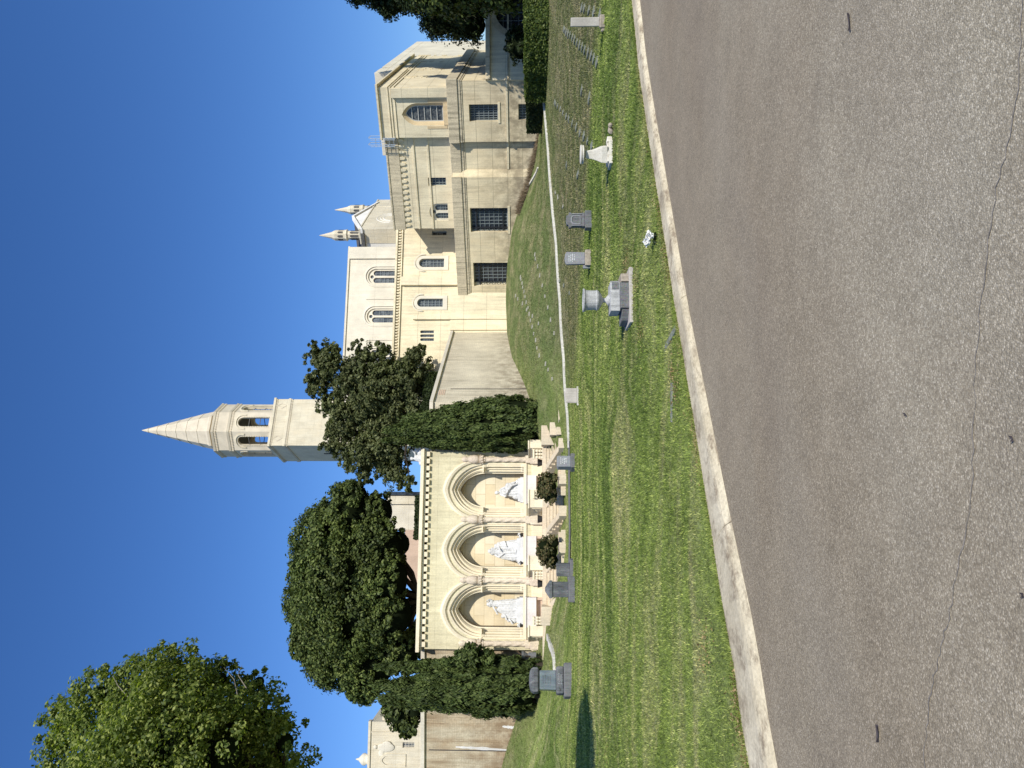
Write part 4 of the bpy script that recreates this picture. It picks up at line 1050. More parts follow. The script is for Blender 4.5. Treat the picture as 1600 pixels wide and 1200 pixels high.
# stair landing, stairs, cheeks, planters
st = thing('stairs', 'broad cream stone stairs in three flights with planter walls below the arcade', 'stairs', Pf.W(5, 3, 0))
sk = -.42; o1, o2 = 1.6, 4.1; zlo = -.02
sL = lambda y, o=3.0: Pf.px(850, y, o)[0]
mb = MB(); mb.box(Pf, -.6, sE+.3, .02, o1, -.6, zLand); mb.build('landing', M_STEP, st, bevel=.015)
flights = [(697, 724), (792, 824), (894, 946)]
mb = MB(); nst = 8
for (ya, yb) in flights:
    a, b = sL(ya, 2.0), sL(yb, 2.0)
    for k in range(nst):
        oa = o1+(o2-o1)*k/nst; ob = o1+(o2-o1)*(k+1)/nst; z = zLand-(k+1)*(zLand-zlo)/(nst+.0)+.0
        if k == nst-1: z = .06
        sh0, sh1 = sk*(oa-2.0), sk*(ob-2.0)
        mb.prism(Pf, [(a+sh0-.15, oa), (b+sh0+.35, oa), (b+sh1+.35, ob), (a+sh1-.15, ob)], -.4, z)
        mb.prism(Pf, [(a+sh1-.14, ob-.02), (b+sh1+.34, ob-.02), (b+sh1+.34, ob+.025), (a+sh1-.14, ob+.025)], z-.045, z+.003)
mb.pieces('step', M_STEP, st, k=2)
mb = MB()
def cheek(y, side):
    a = sL(y, 2.0); w_ = .28*side; f = lambda o: a+sk*(o-2.0)
    mb.prism(Pf, [(f(o1+.3), o1+.3), (f(o1+.3)+w_, o1+.3), (f(o2-.1)+w_, o2-.1), (f(o2-.1), o2-.1)], -.4, 1, zt=[1.02, 1.02, .36, .36])
    mb.prism(Pf, [(f(o2-.1)-.0, o2-.1), (f(o2-.1)+w_*1.7, o2-.1), (f(o2+.3)+w_*1.7, o2+.3), (f(o2+.3)-.0, o2+.3)], -.4, .46)
for (ya, yb) in flights: cheek(ya, -1); cheek(yb, 1)
mb.pieces('cheek_wall', M_STEP, st, k=2, bevel=.015)
mb = MB()
for y0, y1 in ((738, 764), (838, 872)):
    a, b = sL(y0, 4.1), sL(y1, 4.1); mb.box(Pf, a-.3, b+.3, 3.9, 4.15, -.3, .36); mb.box(Pf, a-.2, b+.2, 1.7, 3.85, -.3, .45)
mb.pieces('planter_wall', M_STEP, st, k=2, bevel=.02)
mb = MB()  # end blocks
a, b = sL(665, 2.6), sL(697, 2.6); mb.box(Pf, a, b-.05, 1.7, 2.7, -.2, Pf.px(846, 680, 2.7)[1]); mb.box(Pf, sL(667, 4.2), sL(680, 4.2)-.02, 3.7, 4.25, -.2, .55)
mb.box(Pf, sL(661, 3.3), sL(665, 3.3)+.5, 2.75, 3.6, -.2, .85)
a, b = sL(946, 2.6), sL(977, 2.6); mb.box(Pf, a+.05, b, 1.7, 2.7, -.2, Pf.px(846, 960, 2.7)[1])
mb.pieces('end_block', M_STEP, st, bevel=.02)
for (y0, y1) in ((687, 700), (765, 793), (868, 891), (978, 994)):
    a, b = sL(y0, 1.35), sL(y1, 1.35); k_ = .36; d_ = 1.2
    m = MB(); zp = Pf.px(825, (y0+y1)/2, 1.35)[1]
    m.prism(Pf, [(a+k_*1.1, .15), (b+k_*1.1+.05, .15), (b, 1.35), (a, 1.35)], zLand-.2, zp-.07); m.prism(Pf, [(a+k_*1.1-.04, .13), (b+k_*1.1+.1, .13), (b+.05, 1.4), (a-.04, 1.4)], zp-.07, zp)
    o_ = m.build('pedestal', M_TRIM, st, bevel=.012)
    # sunk carved panel on its left side
    p0 = Vector(Pf.W(b+k_*1.1+.05, .15, 0)); p1 = Vector(Pf.W(b, 1.35, 0)); f = Fr(p1.x, p1.y, p0.x-p1.x, p0.y-p1.y); L = (p0-p1).length
    m = MB(); sg = 1
    ring_o, ring_i = rect(.12, L-.12, zLand+.06, zp-.14), rect(.2, L-.2, zLand+.14, zp-.22)
    ringfill(m, f, ring_o, ring_i, .02, .02); ringfill(m, f, ring_o, ring_o, 0, .02); ringfill(m, f, ring_i, ring_i, 0, .02)
    for j in (.35, .65): m.tube([f.W(L*j+.09*math.cos(t), .015, (zLand+zp-.08)/2+.09*math.sin(t)) for t in [k*.7 for k in range(10)]], .014, 4)
    m.build('carved_panel', M_TRIM, o_)
for (y0, y1) in ((702, 717), (766, 779), (893, 906), (963, 977)):
    m = MB(); a, b = sL(y0, 1.5), sL(y1, 1.5); zt2 = zLand+.40
    m.box(Pf, a, b, 1.36, 1.56, zt2, zt2+.09); rl = m.build('balustrade_rail', M_TRIM, st); m = MB()
    for k in range(3): q = Pf.W(a+(b-a)*(k+.5)/3, 1.46, zLand); m.lathe(q, [(.06, 0), (.05, .06), (.075, .11), (.04, .16), (.075, .26), (.04, .35), (.06, .40)], 9)
    m.pieces('baluster', M_TRIM, rl)
print('arch done')
# ------------------------------------------------------------------ statues
def voxel(o, size=.03, sm=3, disp=.02, nz=.12):
    r = o.modifiers.new('r', 'REMESH'); r.mode = 'VOXEL'; r.voxel_size = size; r.use_smooth_shade = True
    if disp:
        tx = bpy.data.textures.new('folds', 'CLOUDS'); tx.noise_scale = nz; tx.noise_depth = 2
        d = o.modifiers.new('d', 'DISPLACE'); d.texture = tx; d.strength = disp; d.mid_level = .5
    s = o.modifiers.new('s', 'SMOOTH'); s.iterations = sm; s.factor = .4
def robe(mb, c, prof, folds=9, amp=.09, ph=0, sq=.7, rot=0, lean=(0, 0)):
    rings = []; n = 40
    for r, z in prof:
        t = z/prof[-1][1]; ring = []
        for i in range(n):
            a = 2*math.pi*i/n; k = 1+1.9*amp*(1-t*.5)*(abs(math.sin(folds*.5*a+ph+z*1.2+.35*math.sin(z*5)))-.5)+.04*math.sin(3*a+ph*2)
            x, y = .84*r*k*math.cos(a), r*k*sq*math.sin(a); ring.append((c[0]+x*math.cos(rot)-y*math.sin(rot)+lean[0]*z, c[1]+x*math.sin(rot)+y*math.cos(rot)+lean[1]*z, c[2]+z))
        rings.append(ring)
    mb.loft(rings)
def head(mb, c, r=.105, face=(0, -1), tilt=0):
    fx, fy = face
    r = r*.92; mb.ell(c, (r*.85, r*.92, r*1.15), 14, 10)
    mb.ell((c[0]+fx*r*.9, c[1]+fy*r*.9, c[2]-r*.1), (r*.17, r*.17, r*.28), 8, 6)          # nose
    mb.ell((c[0]+fx*r*.55, c[1]+fy*r*.55, c[2]-r*.72), (r*.4, r*.4, r*.33), 8, 6)          # jaw
    mb.ell((c[0]+fx*r*.72, c[1]+fy*r*.72, c[2]+r*.3), (r*.5, r*.3, r*.14), 8, 6)           # brow
    mb.ell((c[0]-fx*r*.25, c[1]-fy*r*.25, c[2]+r*.22), (r*1.08, r*1.08, r*1.1), 12, 8)     # hair
    mb.ell((c[0]-fx*r*.9, c[1]-fy*r*.9, c[2]-r*.35), (r*.6, r*.6, r*.75), 8, 6)
def arm(mb, pts, r=(.062, .05, .036)):
    pts = [Vector(p) for p in pts]; fine = []; rr = []
    for i in range(len(pts)-1):
        for k in range(4): fine.append(pts[i].lerp(pts[i+1], k/4)); rr.append(r[i]+(r[i+1]-r[i])*k/4)
    fine.append(pts[-1]); rr.append(r[-1]); mb.tube(fine, rr, 9)
    d = (pts[-1]-pts[-2]).normalized(); sd = d.cross(Vector((0, 0, 1))); sd = sd.normalized() if sd.length > .1 else Vector((1, 0, 0))
    c = pts[-1]+d*.045; mb.ell(c, (.042, .03, .05), 8, 6)
    for k, l in zip((-1.5, -.5, .5, 1.5), (.075, .09, .088, .07)): mb.tube([c+sd*k*.016, c+sd*k*.019+d*l*.6+Vector((0, 0, -.006)), c+sd*k*.02+d*l+Vector((0, 0, -.02))], [.011, .010, .008], 6)
    mb.tube([pts[-1]+sd*.03, pts[-1]+sd*.062+d*.04], [.013, .010], 6)
def L3(c, s, o, z):   # point in statue space: s to the viewer's left, o outward
    w = Pf.W(c+s*.84, -.52+o, zF+(z if z < .3 else .3+(z-.3)*.88)); return (w[0], w[1], w[2])
def plinth(root, c, hw, h):
    m = MB(); m.box(Pf, c-hw, c+hw, -.85, .02, zF, zF+h*.6); m.box(Pf, c-hw+.06, c+hw-.06, -.8, -.05, zF+h*.6, zF+h)
    o = m.build('plinth', M_MARBLE, root, bevel=.01)
    k = MB(); x = c-hw*.62
    while x < c+hw*.6: l = random.uniform(.03, .09); k.box(Pf, x, x+.018, .02, .026, zF+h*.2, zF+h*.2+.06); x += random.choice((.035, .05, .09))
    k.build('carved_letters', M_ALTAR, o)
fn = (Pf.n[0], Pf.n[1])
# 1: seated woman with a child
c = cen[0]; s1 = thing('statue', 'white marble statue of a seated robed figure cradling another, right-hand arch', 'statue', L3(c, 0, 0, 0), 'white marble statues in the arches')
plinth(s1, c, .66, .30)
m = MB(); p = lambda s, o, z: L3(c, s, o, z)
robe(m, p(.10, 0, .28), [(.34, 0), (.36, .15), (.33, .35), (.30, .55), (.27, .72), (.25, .8)], 11, .10, 1, .75)
robe(m, p(-.22, .05, .28), [(.26, 0), (.25, .12), (.22, .26), (.15, .36)], 9, .12, 2, .7)
m.ell(p(.12, 0, 1.12), (.20, .17, .30)); m.ell(p(.12, .02, 1.33), (.22, .12, .1)); head(m, p(.16, .06, 1.56), .11, fn)
arm(m, [p(-.06, .05, 1.3), p(-.2, .2, 1.08), p(-.02, .3, .98)]); arm(m, [p(.3, .05, 1.3), p(.4, .2, 1.05), p(.15, .32, .95)])
m.ell(p(-.12, .2, .92), (.30, .13, .14)); head(m, p(.22, .28, 1.08), .09, fn); arm(m, [p(-.05, .26, .95), p(-.35, .25, .80), p(-.48, .25, .52)], (.09, .075, .05)); arm(m, [p(-.02, .3, .9), p(-.28, .34, .70), p(-.36, .32, .42)], (.085, .07, .045))
m.tube([p(-.3, .1, .3), p(-.45, .05, .5), p(-.62, 0, .26)], [.1, .08, .05], 8); m.ell(p(.35, .05, .42), (.2, .18, .22)); m.ell(p(-.5, .15, .34), (.14, .16, .1))
o = m.build('figure', M_MARBLE, s1); voxel(o, .017, 1, .045, .10)
# 2: standing robed group
c = cen[1]; s2 = thing('statue', 'white marble statue of robed women standing close together, middle arch', 'statue', L3(c, 0, 0, 0), 'white marble statues in the arches')
plinth(s2, c, .66, .34)
m = MB()
robe(m, p(.12, -.05, .32), [(.38, 0), (.36, .25), (.31, .6), (.26, .95), (.22, 1.15), (.24, 1.35), (.12, 1.45)], 11, .10, 0, .7); head(m, p(.10, .03, 1.92), .12, fn)
robe(m, p(-.2, .05, .32), [(.40, 0), (.36, .3), (.3, .6), (.24, .85), (.22, 1.05), (.1, 1.14)], 10, .10, 1, .7); head(m, p(-.22, .1, 1.57), .11, fn)
robe(m, p(.38, .08, .32), [(.30, 0), (.27, .3), (.22, .6), (.19, .8), (.1, .9)], 9, .12, 2, .75); head(m, p(.40, .12, 1.32), .105, fn)
arm(m, [p(-.1, .05, 1.68), p(-.2, .2, 1.45), p(.02, .28, 1.35)]); arm(m, [p(.32, .05, 1.66), p(.46, .16, 1.4), p(.3, .28, 1.22)]); arm(m, [p(-.4, .1, 1.32), p(-.5, .2, 1.08), p(-.28, .3, 1.0)])
m.tube([p(-.1, .1, 1.5), p(-.12, .22, .9), p(-.18, .25, .36)], [.05, .07, .09], 8); m.tube([p(.18, .1, 1.4), p(.16, .24, .9), p(.1, .28, .36)], [.05, .07, .1], 8)
o = m.build('figure', M_MARBLE, s2); voxel(o, .017, 1, .045, .10)
# 3: standing figure with kneeling ones sloping away to the left
c = cen[2]; s3 = thing('statue', 'white marble statue of a standing figure with kneeling figures sloping down, left arch', 'statue', L3(c, 0, 0, 0), 'white marble statues in the arches')
plinth(s3, c, .66, .34)
m = MB()
robe(m, p(-.34, 0, .32), [(.30, 0), (.27, .35), (.24, .7), (.20, 1.05), (.19, 1.25), (.22, 1.42), (.1, 1.52)], 9, .11, 0, .75); head(m, p(-.32, .05, 1.98), .115, fn)
arm(m, [p(-.5, .05, 1.75), p(-.62, .12, 1.95), p(-.55, .2, 2.05)]); arm(m, [p(-.16, .05, 1.72), p(0, .2, 1.6), p(.16, .25, 1.5)])
robe(m, p(.0, .05, .32), [(.34, 0), (.32, .25), (.28, .5), (.24, .75), (.2, .95), (.1, 1.02)], 9, .12, 1, .75); head(m, p(.05, .1, 1.48), .11, fn)
robe(m, p(.34, .08, .32), [(.30, 0), (.28, .2), (.24, .4), (.2, .58), (.1, .66)], 9, .12, 3, .75); head(m, p(.38, .14, 1.12), .105, fn)
m.ell(p(.58, .1, .52), (.2, .15, .2)); head(m, p(.62, .15, .78), .09, fn); arm(m, [p(.2, .1, 1.2), p(.34, .25, 1.0), p(.5, .3, .95)]); arm(m, [p(.5, .15, .85), p(.62, .28, .7), p(.74, .3, .62)])
o = m.build('figure', M_MARBLE, s3); voxel(o, .017, 1, .045, .10)
# marble group on the coping's right end
q = at(659, 716, 39.6); s4 = thing('roof_statue', 'small white marble cherub group on the right end of the arcade coping', 'statue', (q.x, q.y, zT))
m = MB(); robe(m, (q.x, q.y, zT+.03), [(.30, 0), (.26, .2), (.2, .38), (.14, .5)], 7, .12, 0, .8); head(m, (q.x-.02, q.y, zT+.66), .10); m.ell((q.x+.3, q.y, zT+.2), (.2, .2, .18)); m.ell((q.x+.42, q.y-.02, zT+.42), (.1, .1, .13)); arm(m, [(q.x+.12, q.y, zT+.48), (q.x+.3, q.y-.1, zT+.5), (q.x+.42, q.y-.1, zT+.62)]); m.ell((q.x-.25, q.y, zT+.16), (.16, .18, .14))
o = m.build('figure', M_MARBLE, s4); voxel(o, .03, 2, .03, .08)
# vases in the arches
def vase(q, r, label, grp, flowers=True, pot=M_POT):
    v = thing('flower_vase', label, 'vase', q, grp)
    m = MB(); m.lathe(q, [(r*.5, 0), (r*.6, .02), (r*.4, .05), (r*.9, r*1.0), (r, r*1.5), (r*.85, r*1.5), (r*.8, r*1.3)], 14); m.build('bowl', pot, v, smooth=False)
    if flowers:
        C = np.array(q)+np.array([0, 0, r*1.9])+rdir(60)*rng.uniform(.3, 1, (60, 1))*r*1.1; U = rdir(60)*.035; V = unit(np.cross(U, rdir(60)))*.035
        quads_mesh('flowers', C, U, V, [M_FLOW], v)
M_FLOW = leaf('white_petals', [(.80, .79, .74), (.86, .85, .8), (.9, .89, .86)], .0, .2, .0)
for y, nm in ((836.5, 'right side of the middle arch'), (879.5, 'left side of the middle arch'), (976.5, 'left side of the left arch')):
    s_, _ = Pf.px(818, y, -.1); vase(Pf.W(s_, .0, zF), .11, 'small black vase of white flowers, '+nm, 'flower vases in the arches')
for y, nm in ((723, 'by the right column'), (811, 'between the right and middle arches'), (912, 'between the middle and left arches')):
    s_ = Pf.px(845, y, .9)[0]; v = thing('flower_pot', 'squat black pot on the landing '+nm, 'pot', Pf.W(s_, .9, zLand), 'black pots on the landing')
    q = Pf.W(s_, .9, zLand); m = MB(); m.lathe(q, [(.13, 0), (.16, .03), (.2, .2), (.22, .24), (.19, .24), (.17, .18)], 14); m.build('bowl', M_POT, v)
q = at(840, 1024, 35.9); q.z = at(820, 1024, 35.9).z-.55
v = thing('grave_vase', 'grey urn of dry twigs in front of the wall, left of the arcade', 'urn', (q.x, q.y, q.z))
M_TWIG = plain('dry_twig', (.12, .08, .05), .9)
M_GRAN = stone('grey_granite', (.225, .228, .225), dirt=(.09, .095, .10), streak=.8, grain=.6, speck=.35, sc=4)
m = MB(); m.lathe((q.x, q.y, q.z), [(.16, 0), (.14, .35), (.08, .4), (.2, .6), (.22, .7), (.15, .7)], 12); m.build('urn', M_GRAN, v)
m = MB()
for k in range(14): a = random.uniform(0, 6.28); l = random.uniform(.3, .6); m.tube([(q.x, q.y, q.z+.65), (q.x+math.cos(a)*.12, q.y+math.sin(a)*.12, q.z+.65+l*.5), (q.x+math.cos(a)*.35, q.y+math.sin(a)*.3, q.z+.65+l)], [.014, .01, .005], 4)
m.build('twigs', M_TWIG, v)

# ------------------------------------------------------------------ grave monuments
M_STELE = stone('pale_stele', (.52, .48, .42), dirt=(.30, .25, .21), streak=.7, grain=.3, sc=5)
M_BATH = stone('white_cast_stone', (.70, .66, .56), dirt=(.42, .36, .26), streak=.6, grain=.3, sc=5)
M_SLATE = stone('grey_slab', (.33, .335, .345), dirt=(.18, .18, .18), streak=.6, grain=.4, speck=.3, sc=5)
M_DARKG = stone('dark_granite', (.155, .165, .17), dirt=(.035, .035, .038), streak=1, grain=.8, speck=.4, sc=4, warm=(.36, .36, .35), warm_amt=.5)
M_POLI = stone('polished_granite', (.17, .215, .235), dirt=(.07, .09, .10), streak=.7, grain=.3, rough=.22, speck=.4, sc=4, warm=(.34, .38, .39), warm_amt=.5)
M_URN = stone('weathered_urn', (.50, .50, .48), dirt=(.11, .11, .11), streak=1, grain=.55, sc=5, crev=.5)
M_BASEC = stone('rough_base', (.42, .36, .28), dirt=(.2, .16, .12), streak=.4, grain=.7)
M_ETCH = plain('pale_engraving', (.62, .62, .60), .8)
def upr(px, py, d, face=None):
    """upright frame facing the road at a base point; px_ per metre scale"""
    p = on(px, py, d); f = Fr(p.x, p.y, -math.cos(face or 0), -math.sin(face or 0)); return p, f, d/FPX
def engrave(fr, o, z0, z1, w, rows, root, mat=M_ETCH, h=.03):
    m = MB()
    for k in range(rows):
        z = z1-(z1-z0)*(k+.5)/rows; x = -w/2*random.uniform(.6, 1); e = w/2*random.uniform(.6, 1)
        while x < e: l = random.uniform(.02, .06); m.box(fr, -x, -x-l, o, o+.004, z-h/2, z+h/2*random.uniform(.3, 1)); x += l+random.uniform(.012, .03)
    m.build('inscription', mat, root)
# white stele far right
p, f, k = upr(945, 34, 15.4, -.35); r = thing('stele', 'tall slim pale stone slab on a low base near the right kerb', 'gravestone', p)
m = MB(); m.box(f, -.085, .085, -.05, .05, p.z+.10, p.z+k*52); m.build('slab', M_STELE, r, bevel=.012)
m = MB(); m.box(f, -.13, .12, -.1, .1, p.z-.1, p.z+.10); m.box(f, .12, .19, -.08, .08, p.z-.1, p.z+.06); m.build('base', M_BASEC, r, bevel=.02)
# birdbath-like pedestal
p, f, k = upr(955, 241, 13.9, .1); r = thing('stone_pedestal', 'white flared stone pedestal topped by two thin round discs', 'monument', p)
c0 = (p.x, p.y, p.z); m = MB(); m.lathe((c0[0], c0[1], p.z+.085), [(.215, 0), (.205, .10), (.150, .2), (.115, .28), (.095, .39), (.09, .40)], 4, a0=R(45-20)); m.build('pedestal', M_BATH, r, bevel=.01)
m = MB(); m.lathe((c0[0], c0[1], p.z+.485), [(.03, 0), (.10, .015), (.165, .03), (.175, .045), (.16, .062), (.06, .066)], 26); m.build('lower_disc', M_BATH, r)
m = MB(); m.lathe((c0[0], c0[1], p.z+.548), [(.06, 0), (.17, .006), (.18, .02), (.165, .034), (.02, .036)], 26); m.build('upper_disc', M_BATH, r)
m = MB(); m.box(f, -.20, .245, -.16, .18, p.z-.06, p.z+.055); m.box(f, -.30, -.2, -.1, .12, p.z-.05, p.z+.085); m.box(f, -.16, .2, -.14, .15, p.z+.056, p.z+.086); m.build('base', M_BATH, r, bevel=.01)
m = MB()
for i in range(6): m.ell((p.x+.33+.05*random.random()+.03*i, p.y-.12+random.uniform(-.06, .06), p.z+.02+.02*random.random()), (.05, .05, .045), 7, 5)
o = m.build('rubble', M_BASEC, r)
# ornate grey headstone
p, f, k = upr(929, 344, 18.6, .15); r = thing('headstone', 'ornate carved grey headstone with a framed panel and dark streaks', 'gravestone', p)
z = p.z; m = MB(); m.box(f, -.22, .24, -.12, .12, z-.1, z+.17); m.box(f, -.17, .19, -.09, .09, z+.171, z+.24); m.build('base', M_GRAN, r, bevel=.015)
m = MB(); m.slab(f, [(-.16, z+.24), (-.16, z+.50), (-.19, z+.52), (-.19, z+.57), (-.12, z+.585), (-.11, z+.63), (0.01, z+.65), (.13, z+.63), (.14, z+.585), (.21, z+.57), (.21, z+.52), (.18, z+.50), (.18, z+.24)], -.06, .06); m.build('tablet', M_GRAN, r, bevel=.008)
m = MB(); ringfill(m, f, arch(.01, .12, z+.28, z+.44, .08, 6), arch(.01, .095, z+.30, z+.43, .06, 6), .075, .075); ringfill(m, f, arch(.01, .12, z+.28, z+.44, .08, 6), arch(.01, .12, z+.28, z+.44, .08, 6), .06, .075); m.box(f, -.15, -.13, .06, .085, z+.25, z+.5); m.box(f, .15, .17, .06, .085, z+.25, z+.5); m.build('carved_frame', M_SLATE, r)
# plain grey headstone with white lettering
p, f, k = upr(915, 404, 18.9, .12); r = thing('headstone', 'plain blue-grey headstone with white lettering on a buff base', 'gravestone', p)
z = p.z; m = MB(); m.box(f, -.20, .21, -.12, .14, z-.1, z+.15); m.build('base', M_BASEC, r, bevel=.012)
m = MB(); m.slab(f, [(-.155, z+.15), (-.165, z+.62), (-.1, z+.655), (0, z+.67), (.1, z+.655), (.165, z+.62), (.155, z+.15)], -.05, .05); m.build('tablet', M_SLATE, r, bevel=.012)
engrave(f, .052, z+.40, z+.58, .2, 4, r, h=.022)
m = MB(); m.box(f, .18, .26, -.04, .03, z+.02, z+.2); m.build('side_block', M_SLATE, r)
# urn on stacked blocks
p, f, k = upr(981, 470, 11.2, .14); r = thing('urn_monument', 'large grey stone urn on a pale block and wide stepped base', 'monument', p)
z = p.z
m = MB(); m.box(f, -.44, .40, -.30, .30, z-.08, z+.04); m.build('footing', M_STELE, r, bevel=.01)
m = MB(); m.box(f, -.22, .17, -.25, .25, z+.031, z+.165); m.build('plinth', M_GRAN, r, bevel=.012)
m = MB(); m.prism(f, [(-.38, -.22), (-.23, -.25), (-.23, .27), (-.38, .17)], z+.03, z+.15); m.build('side_block', M_BASEC, r, bevel=.01, label='buff stone block with carving')
m = MB(); m.prism(f, [(.18, -.22), (.36, -.2), (.33, .1), (.18, .22)], z+.03, z+.14); m.build('side_block', M_GRAN, r, bevel=.01)
m = MB(); m.box(f, -.26, .20, -.17, .19, z+.166, z+.305); m.build('block', M_URN, r, bevel=.008)
m = MB(); m.box(f, -.235, -.13, .19, .20, z+.19, z+.285); m.build('carved_letters', M_GRAN, r)
uc = f.W(-.01, 0.0, z+.305)
m = MB(); m.lathe(uc, [(.085, 0), (.085, .02), (.065, .035), (.035, .06), (.03, .09), (.045, .105), (.10, .13), (.145, .17), (.158, .195), (.150, .205), (.148, .22), (.15, .33), (.158, .36), (.172, .375), (.178, .385), (.178, .40), (.155, .402), (.14, .37), (.02, .34)], 32)
m.build('urn', M_URN, r, smooth=False)
# squat stone at the end of the white edging
p, f, k = upr(903, 618, 24.2, .0); r = thing('headstone', 'squat rough grey headstone at the left end of the white edging', 'gravestone', p)
z = p.z; m = MB(); m.box(f, -.30, .32, -.15, .15, z-.1, z+.05); m.build('base', M_WHITE, r, bevel=.01)
m = MB(); m.slab(f, [(-.24, z+.05), (-.245, z+.40), (-.1, z+.455), (.16, z+.44), (.24, z+.40), (.25, z+.05)], -.1, .1); m.build('tablet', M_STELE, r, bevel=.025)
# polished headstone before the right-hand stairs
p, f, k = upr(897, 723, 26.8, .55); r = thing('headstone', 'grey polished headstone with two angled faces in front of the right-hand stairs', 'gravestone', p)
z = p.z; m = MB(); m.box(f, -.28, .28, -.2, .22, z-.1, z+.16); m.build('base', M_GRAN, r, bevel=.02)
m = MB(); m.slab(f, [(-.22, z+.16), (-.22, z+.62), (-.18, z+.66), (.18, z+.66), (.22, z+.62), (.22, z+.16)], -.16, .14); m.build('tablet', M_SLATE, r, bevel=.02)
engrave(f, .142, z+.3, z+.55, .26, 4, r, h=.03)
# pair of dark granite stones by the bush
p, f, k = upr(890, 890, 28.3, .1); r = thing('headstone', 'dark streaked granite headstone beside the left bush, right of the pyramid-topped one', 'gravestone', p)
z = p.z; m = MB(); m.box(f, -.4, .4, -.22, .22, z-.1, z+.14); m.build('base', M_GRAN, r, bevel=.02)
m = MB(); m.box(f, -.24, .24, -.14, .14, z+.14, z+.66); m.build('tablet', M_DARKG, r, bevel=.02)
p, f, k = upr(900, 921, 26.2, .28); r = thing('headstone', 'dark granite block headstone with a pyramid top on a rough broad base', 'gravestone', p)
z = p.z; m = MB(); m.box(f, -.44, .44, -.3, .3, z-.1, z+.24); m.build('base', M_GRAN, r, bevel=.03)
m = MB(); m.box(f, -.26, .27, -.2, .2, z+.24, z+.80); m.build('tablet', M_DARKG, r, bevel=.015)
m = MB(); m.box(f, -.3, .31, -.24, .24, z+.80, z+.90); a = [f.W(x, y, z+.90) for x, y in ((-.3, -.24), (.31, -.24), (.31, .24), (-.3, .24))]; b = [f.W(x, y, z+1.06) for x, y in ((-.06, -.03), (.07, -.03), (.07, .03), (-.06, .03))]; m.loft([a, b]); m.build('cap', M_DARKG, r, bevel=.01)
# big dark monument on the left
p, f, k = upr(893.5, 1064, 28.2, .5); r = thing('granite_monument', 'tall dark granite monument with blue polished shaft and bulging cap, left lawn', 'monument', p)
z = p.z
def sq(m, prof, hs=1.0, hd=.8):
    rings = []
    for w_, zz_ in prof: rings.append([f.W(w_*hs, -w_*hd, z+zz_), f.W(w_*hs, w_*hd, z+zz_), f.W(-w_*hs, w_*hd, z+zz_), f.W(-w_*hs, -w_*hd, z+zz_)])
    m.loft(rings)
m = MB(); sq(m, [(.60, -.1), (.60, .28), (.57, .31)]); m.build('footing', M_GRAN, r, bevel=.03)
m = MB(); sq(m, [(.46, .31), (.48, .36), (.48, .55), (.44, .60)]); m.build('plinth', M_DARKG, r, bevel=.03)
engrave(f, .387, z+.38, z+.54, .5, 2, r, M_SLATE, .05)
m = MB(); sq(m, [(.35, .60), (.34, 1.24)]); m.build('shaft', M_POLI, r, bevel=.03)
engrave(f, .285, z+.78, z+1.15, .34, 4, r, M_DARKG, .04)
m = MB(); sq(m, [(.36, 1.24), (.44, 1.29), (.445, 1.44), (.40, 1.54), (.30, 1.60), (.1, 1.63)]); m.build('cap', M_DARKG, r, bevel=.03)
m = MB(); q = f.W(.36, .28, z+.45)
for dz, rr in ((-.1, .12), (.05, .14)): m.ell((q[0], q[1], q[2]+dz), (rr, rr, .1), 10, 7)
q = f.W(-.62, .1, z+.0); m.build('boss', M_DARKG, r)

M_BANK = stone('bank_marker', (.42, .40, .32), dirt=(.24, .23, .17), streak=.4, grain=.6)
M_MARK = stone('mossy_marker', (.26, .275, .215), dirt=(.17, .17, .13), streak=.4, grain=.7)
# flat markers: flush stones in rows
proto = None; NMK = 0
def marker(q, s, ang, label, grp, mats):
    global proto, NMK
    if proto is None:
        m = MB(); m.box(Fr(0, 0, 1, 0), -.3, .3, -.17, .17, -.12, .045); proto = {}
    key = mats.name
    if key not in proto:
        m = MB(); f0 = Fr(0, 0, 1, 0); m.box(f0, -.085, .085, -.15, .15, -.10, .038); o = m.build('grave_marker', mats); b = o.modifiers.new('b', 'BEVEL'); b.width = .015; b.segments = 2; proto[key] = o.data; bpy.data.objects.remove(o)
    o = bpy.data.objects.new('grave_marker', proto[key]); COL.objects.link(o); NMK += 1
    e = .5; nx = (gz(q.x+e, q.y)-gz(q.x-e, q.y)); ny = (gz(q.x, q.y+e)-gz(q.x, q.y-e))
    o.location = (q.x, q.y, q.z); o.rotation_euler = (math.atan(ny)+random.uniform(0, .06)+.03, -math.atan(nx)+random.uniform(-.05, .05), ang); o.scale = (s, s, 1) if q.y < 34 or mats is M_MARK else (1.5*s, .5*s, 1)
    tag(o, label, 'gravestone', grp)
G_ = 'flat grave markers set in rows'
rows = [
 ((882, 46), (934, 97), 15, 'flat grey marker in the diagonal row left of the tall pale stele'),
 ((910, 12), (938, 24), 5, 'flat grey marker in the short row behind the tall pale stele'),
 ((867, 160), (926, 228), 13, 'flat grey marker in the row behind the white pedestal with discs'),
 ((806, 462), (842, 505), 6, 'small pale marker in the uppermost row on the grass bank'),
 ((814, 433), (843, 555), 15, 'small pale marker in the long middle row on the grass bank'),
 ((836, 398), (866, 520), 9, 'small pale marker in the lower row on the grass bank'),
 ((853, 568), (863, 592), 3, 'small pale marker near the retaining wall end of the bank'),
 ((868, 300), (880, 322), 3, 'small flat marker just below the white edging behind the ornate headstone'),
 ((875, 439), (891, 457), 3, 'flat bluish marker between the lettered headstone and the urn')]
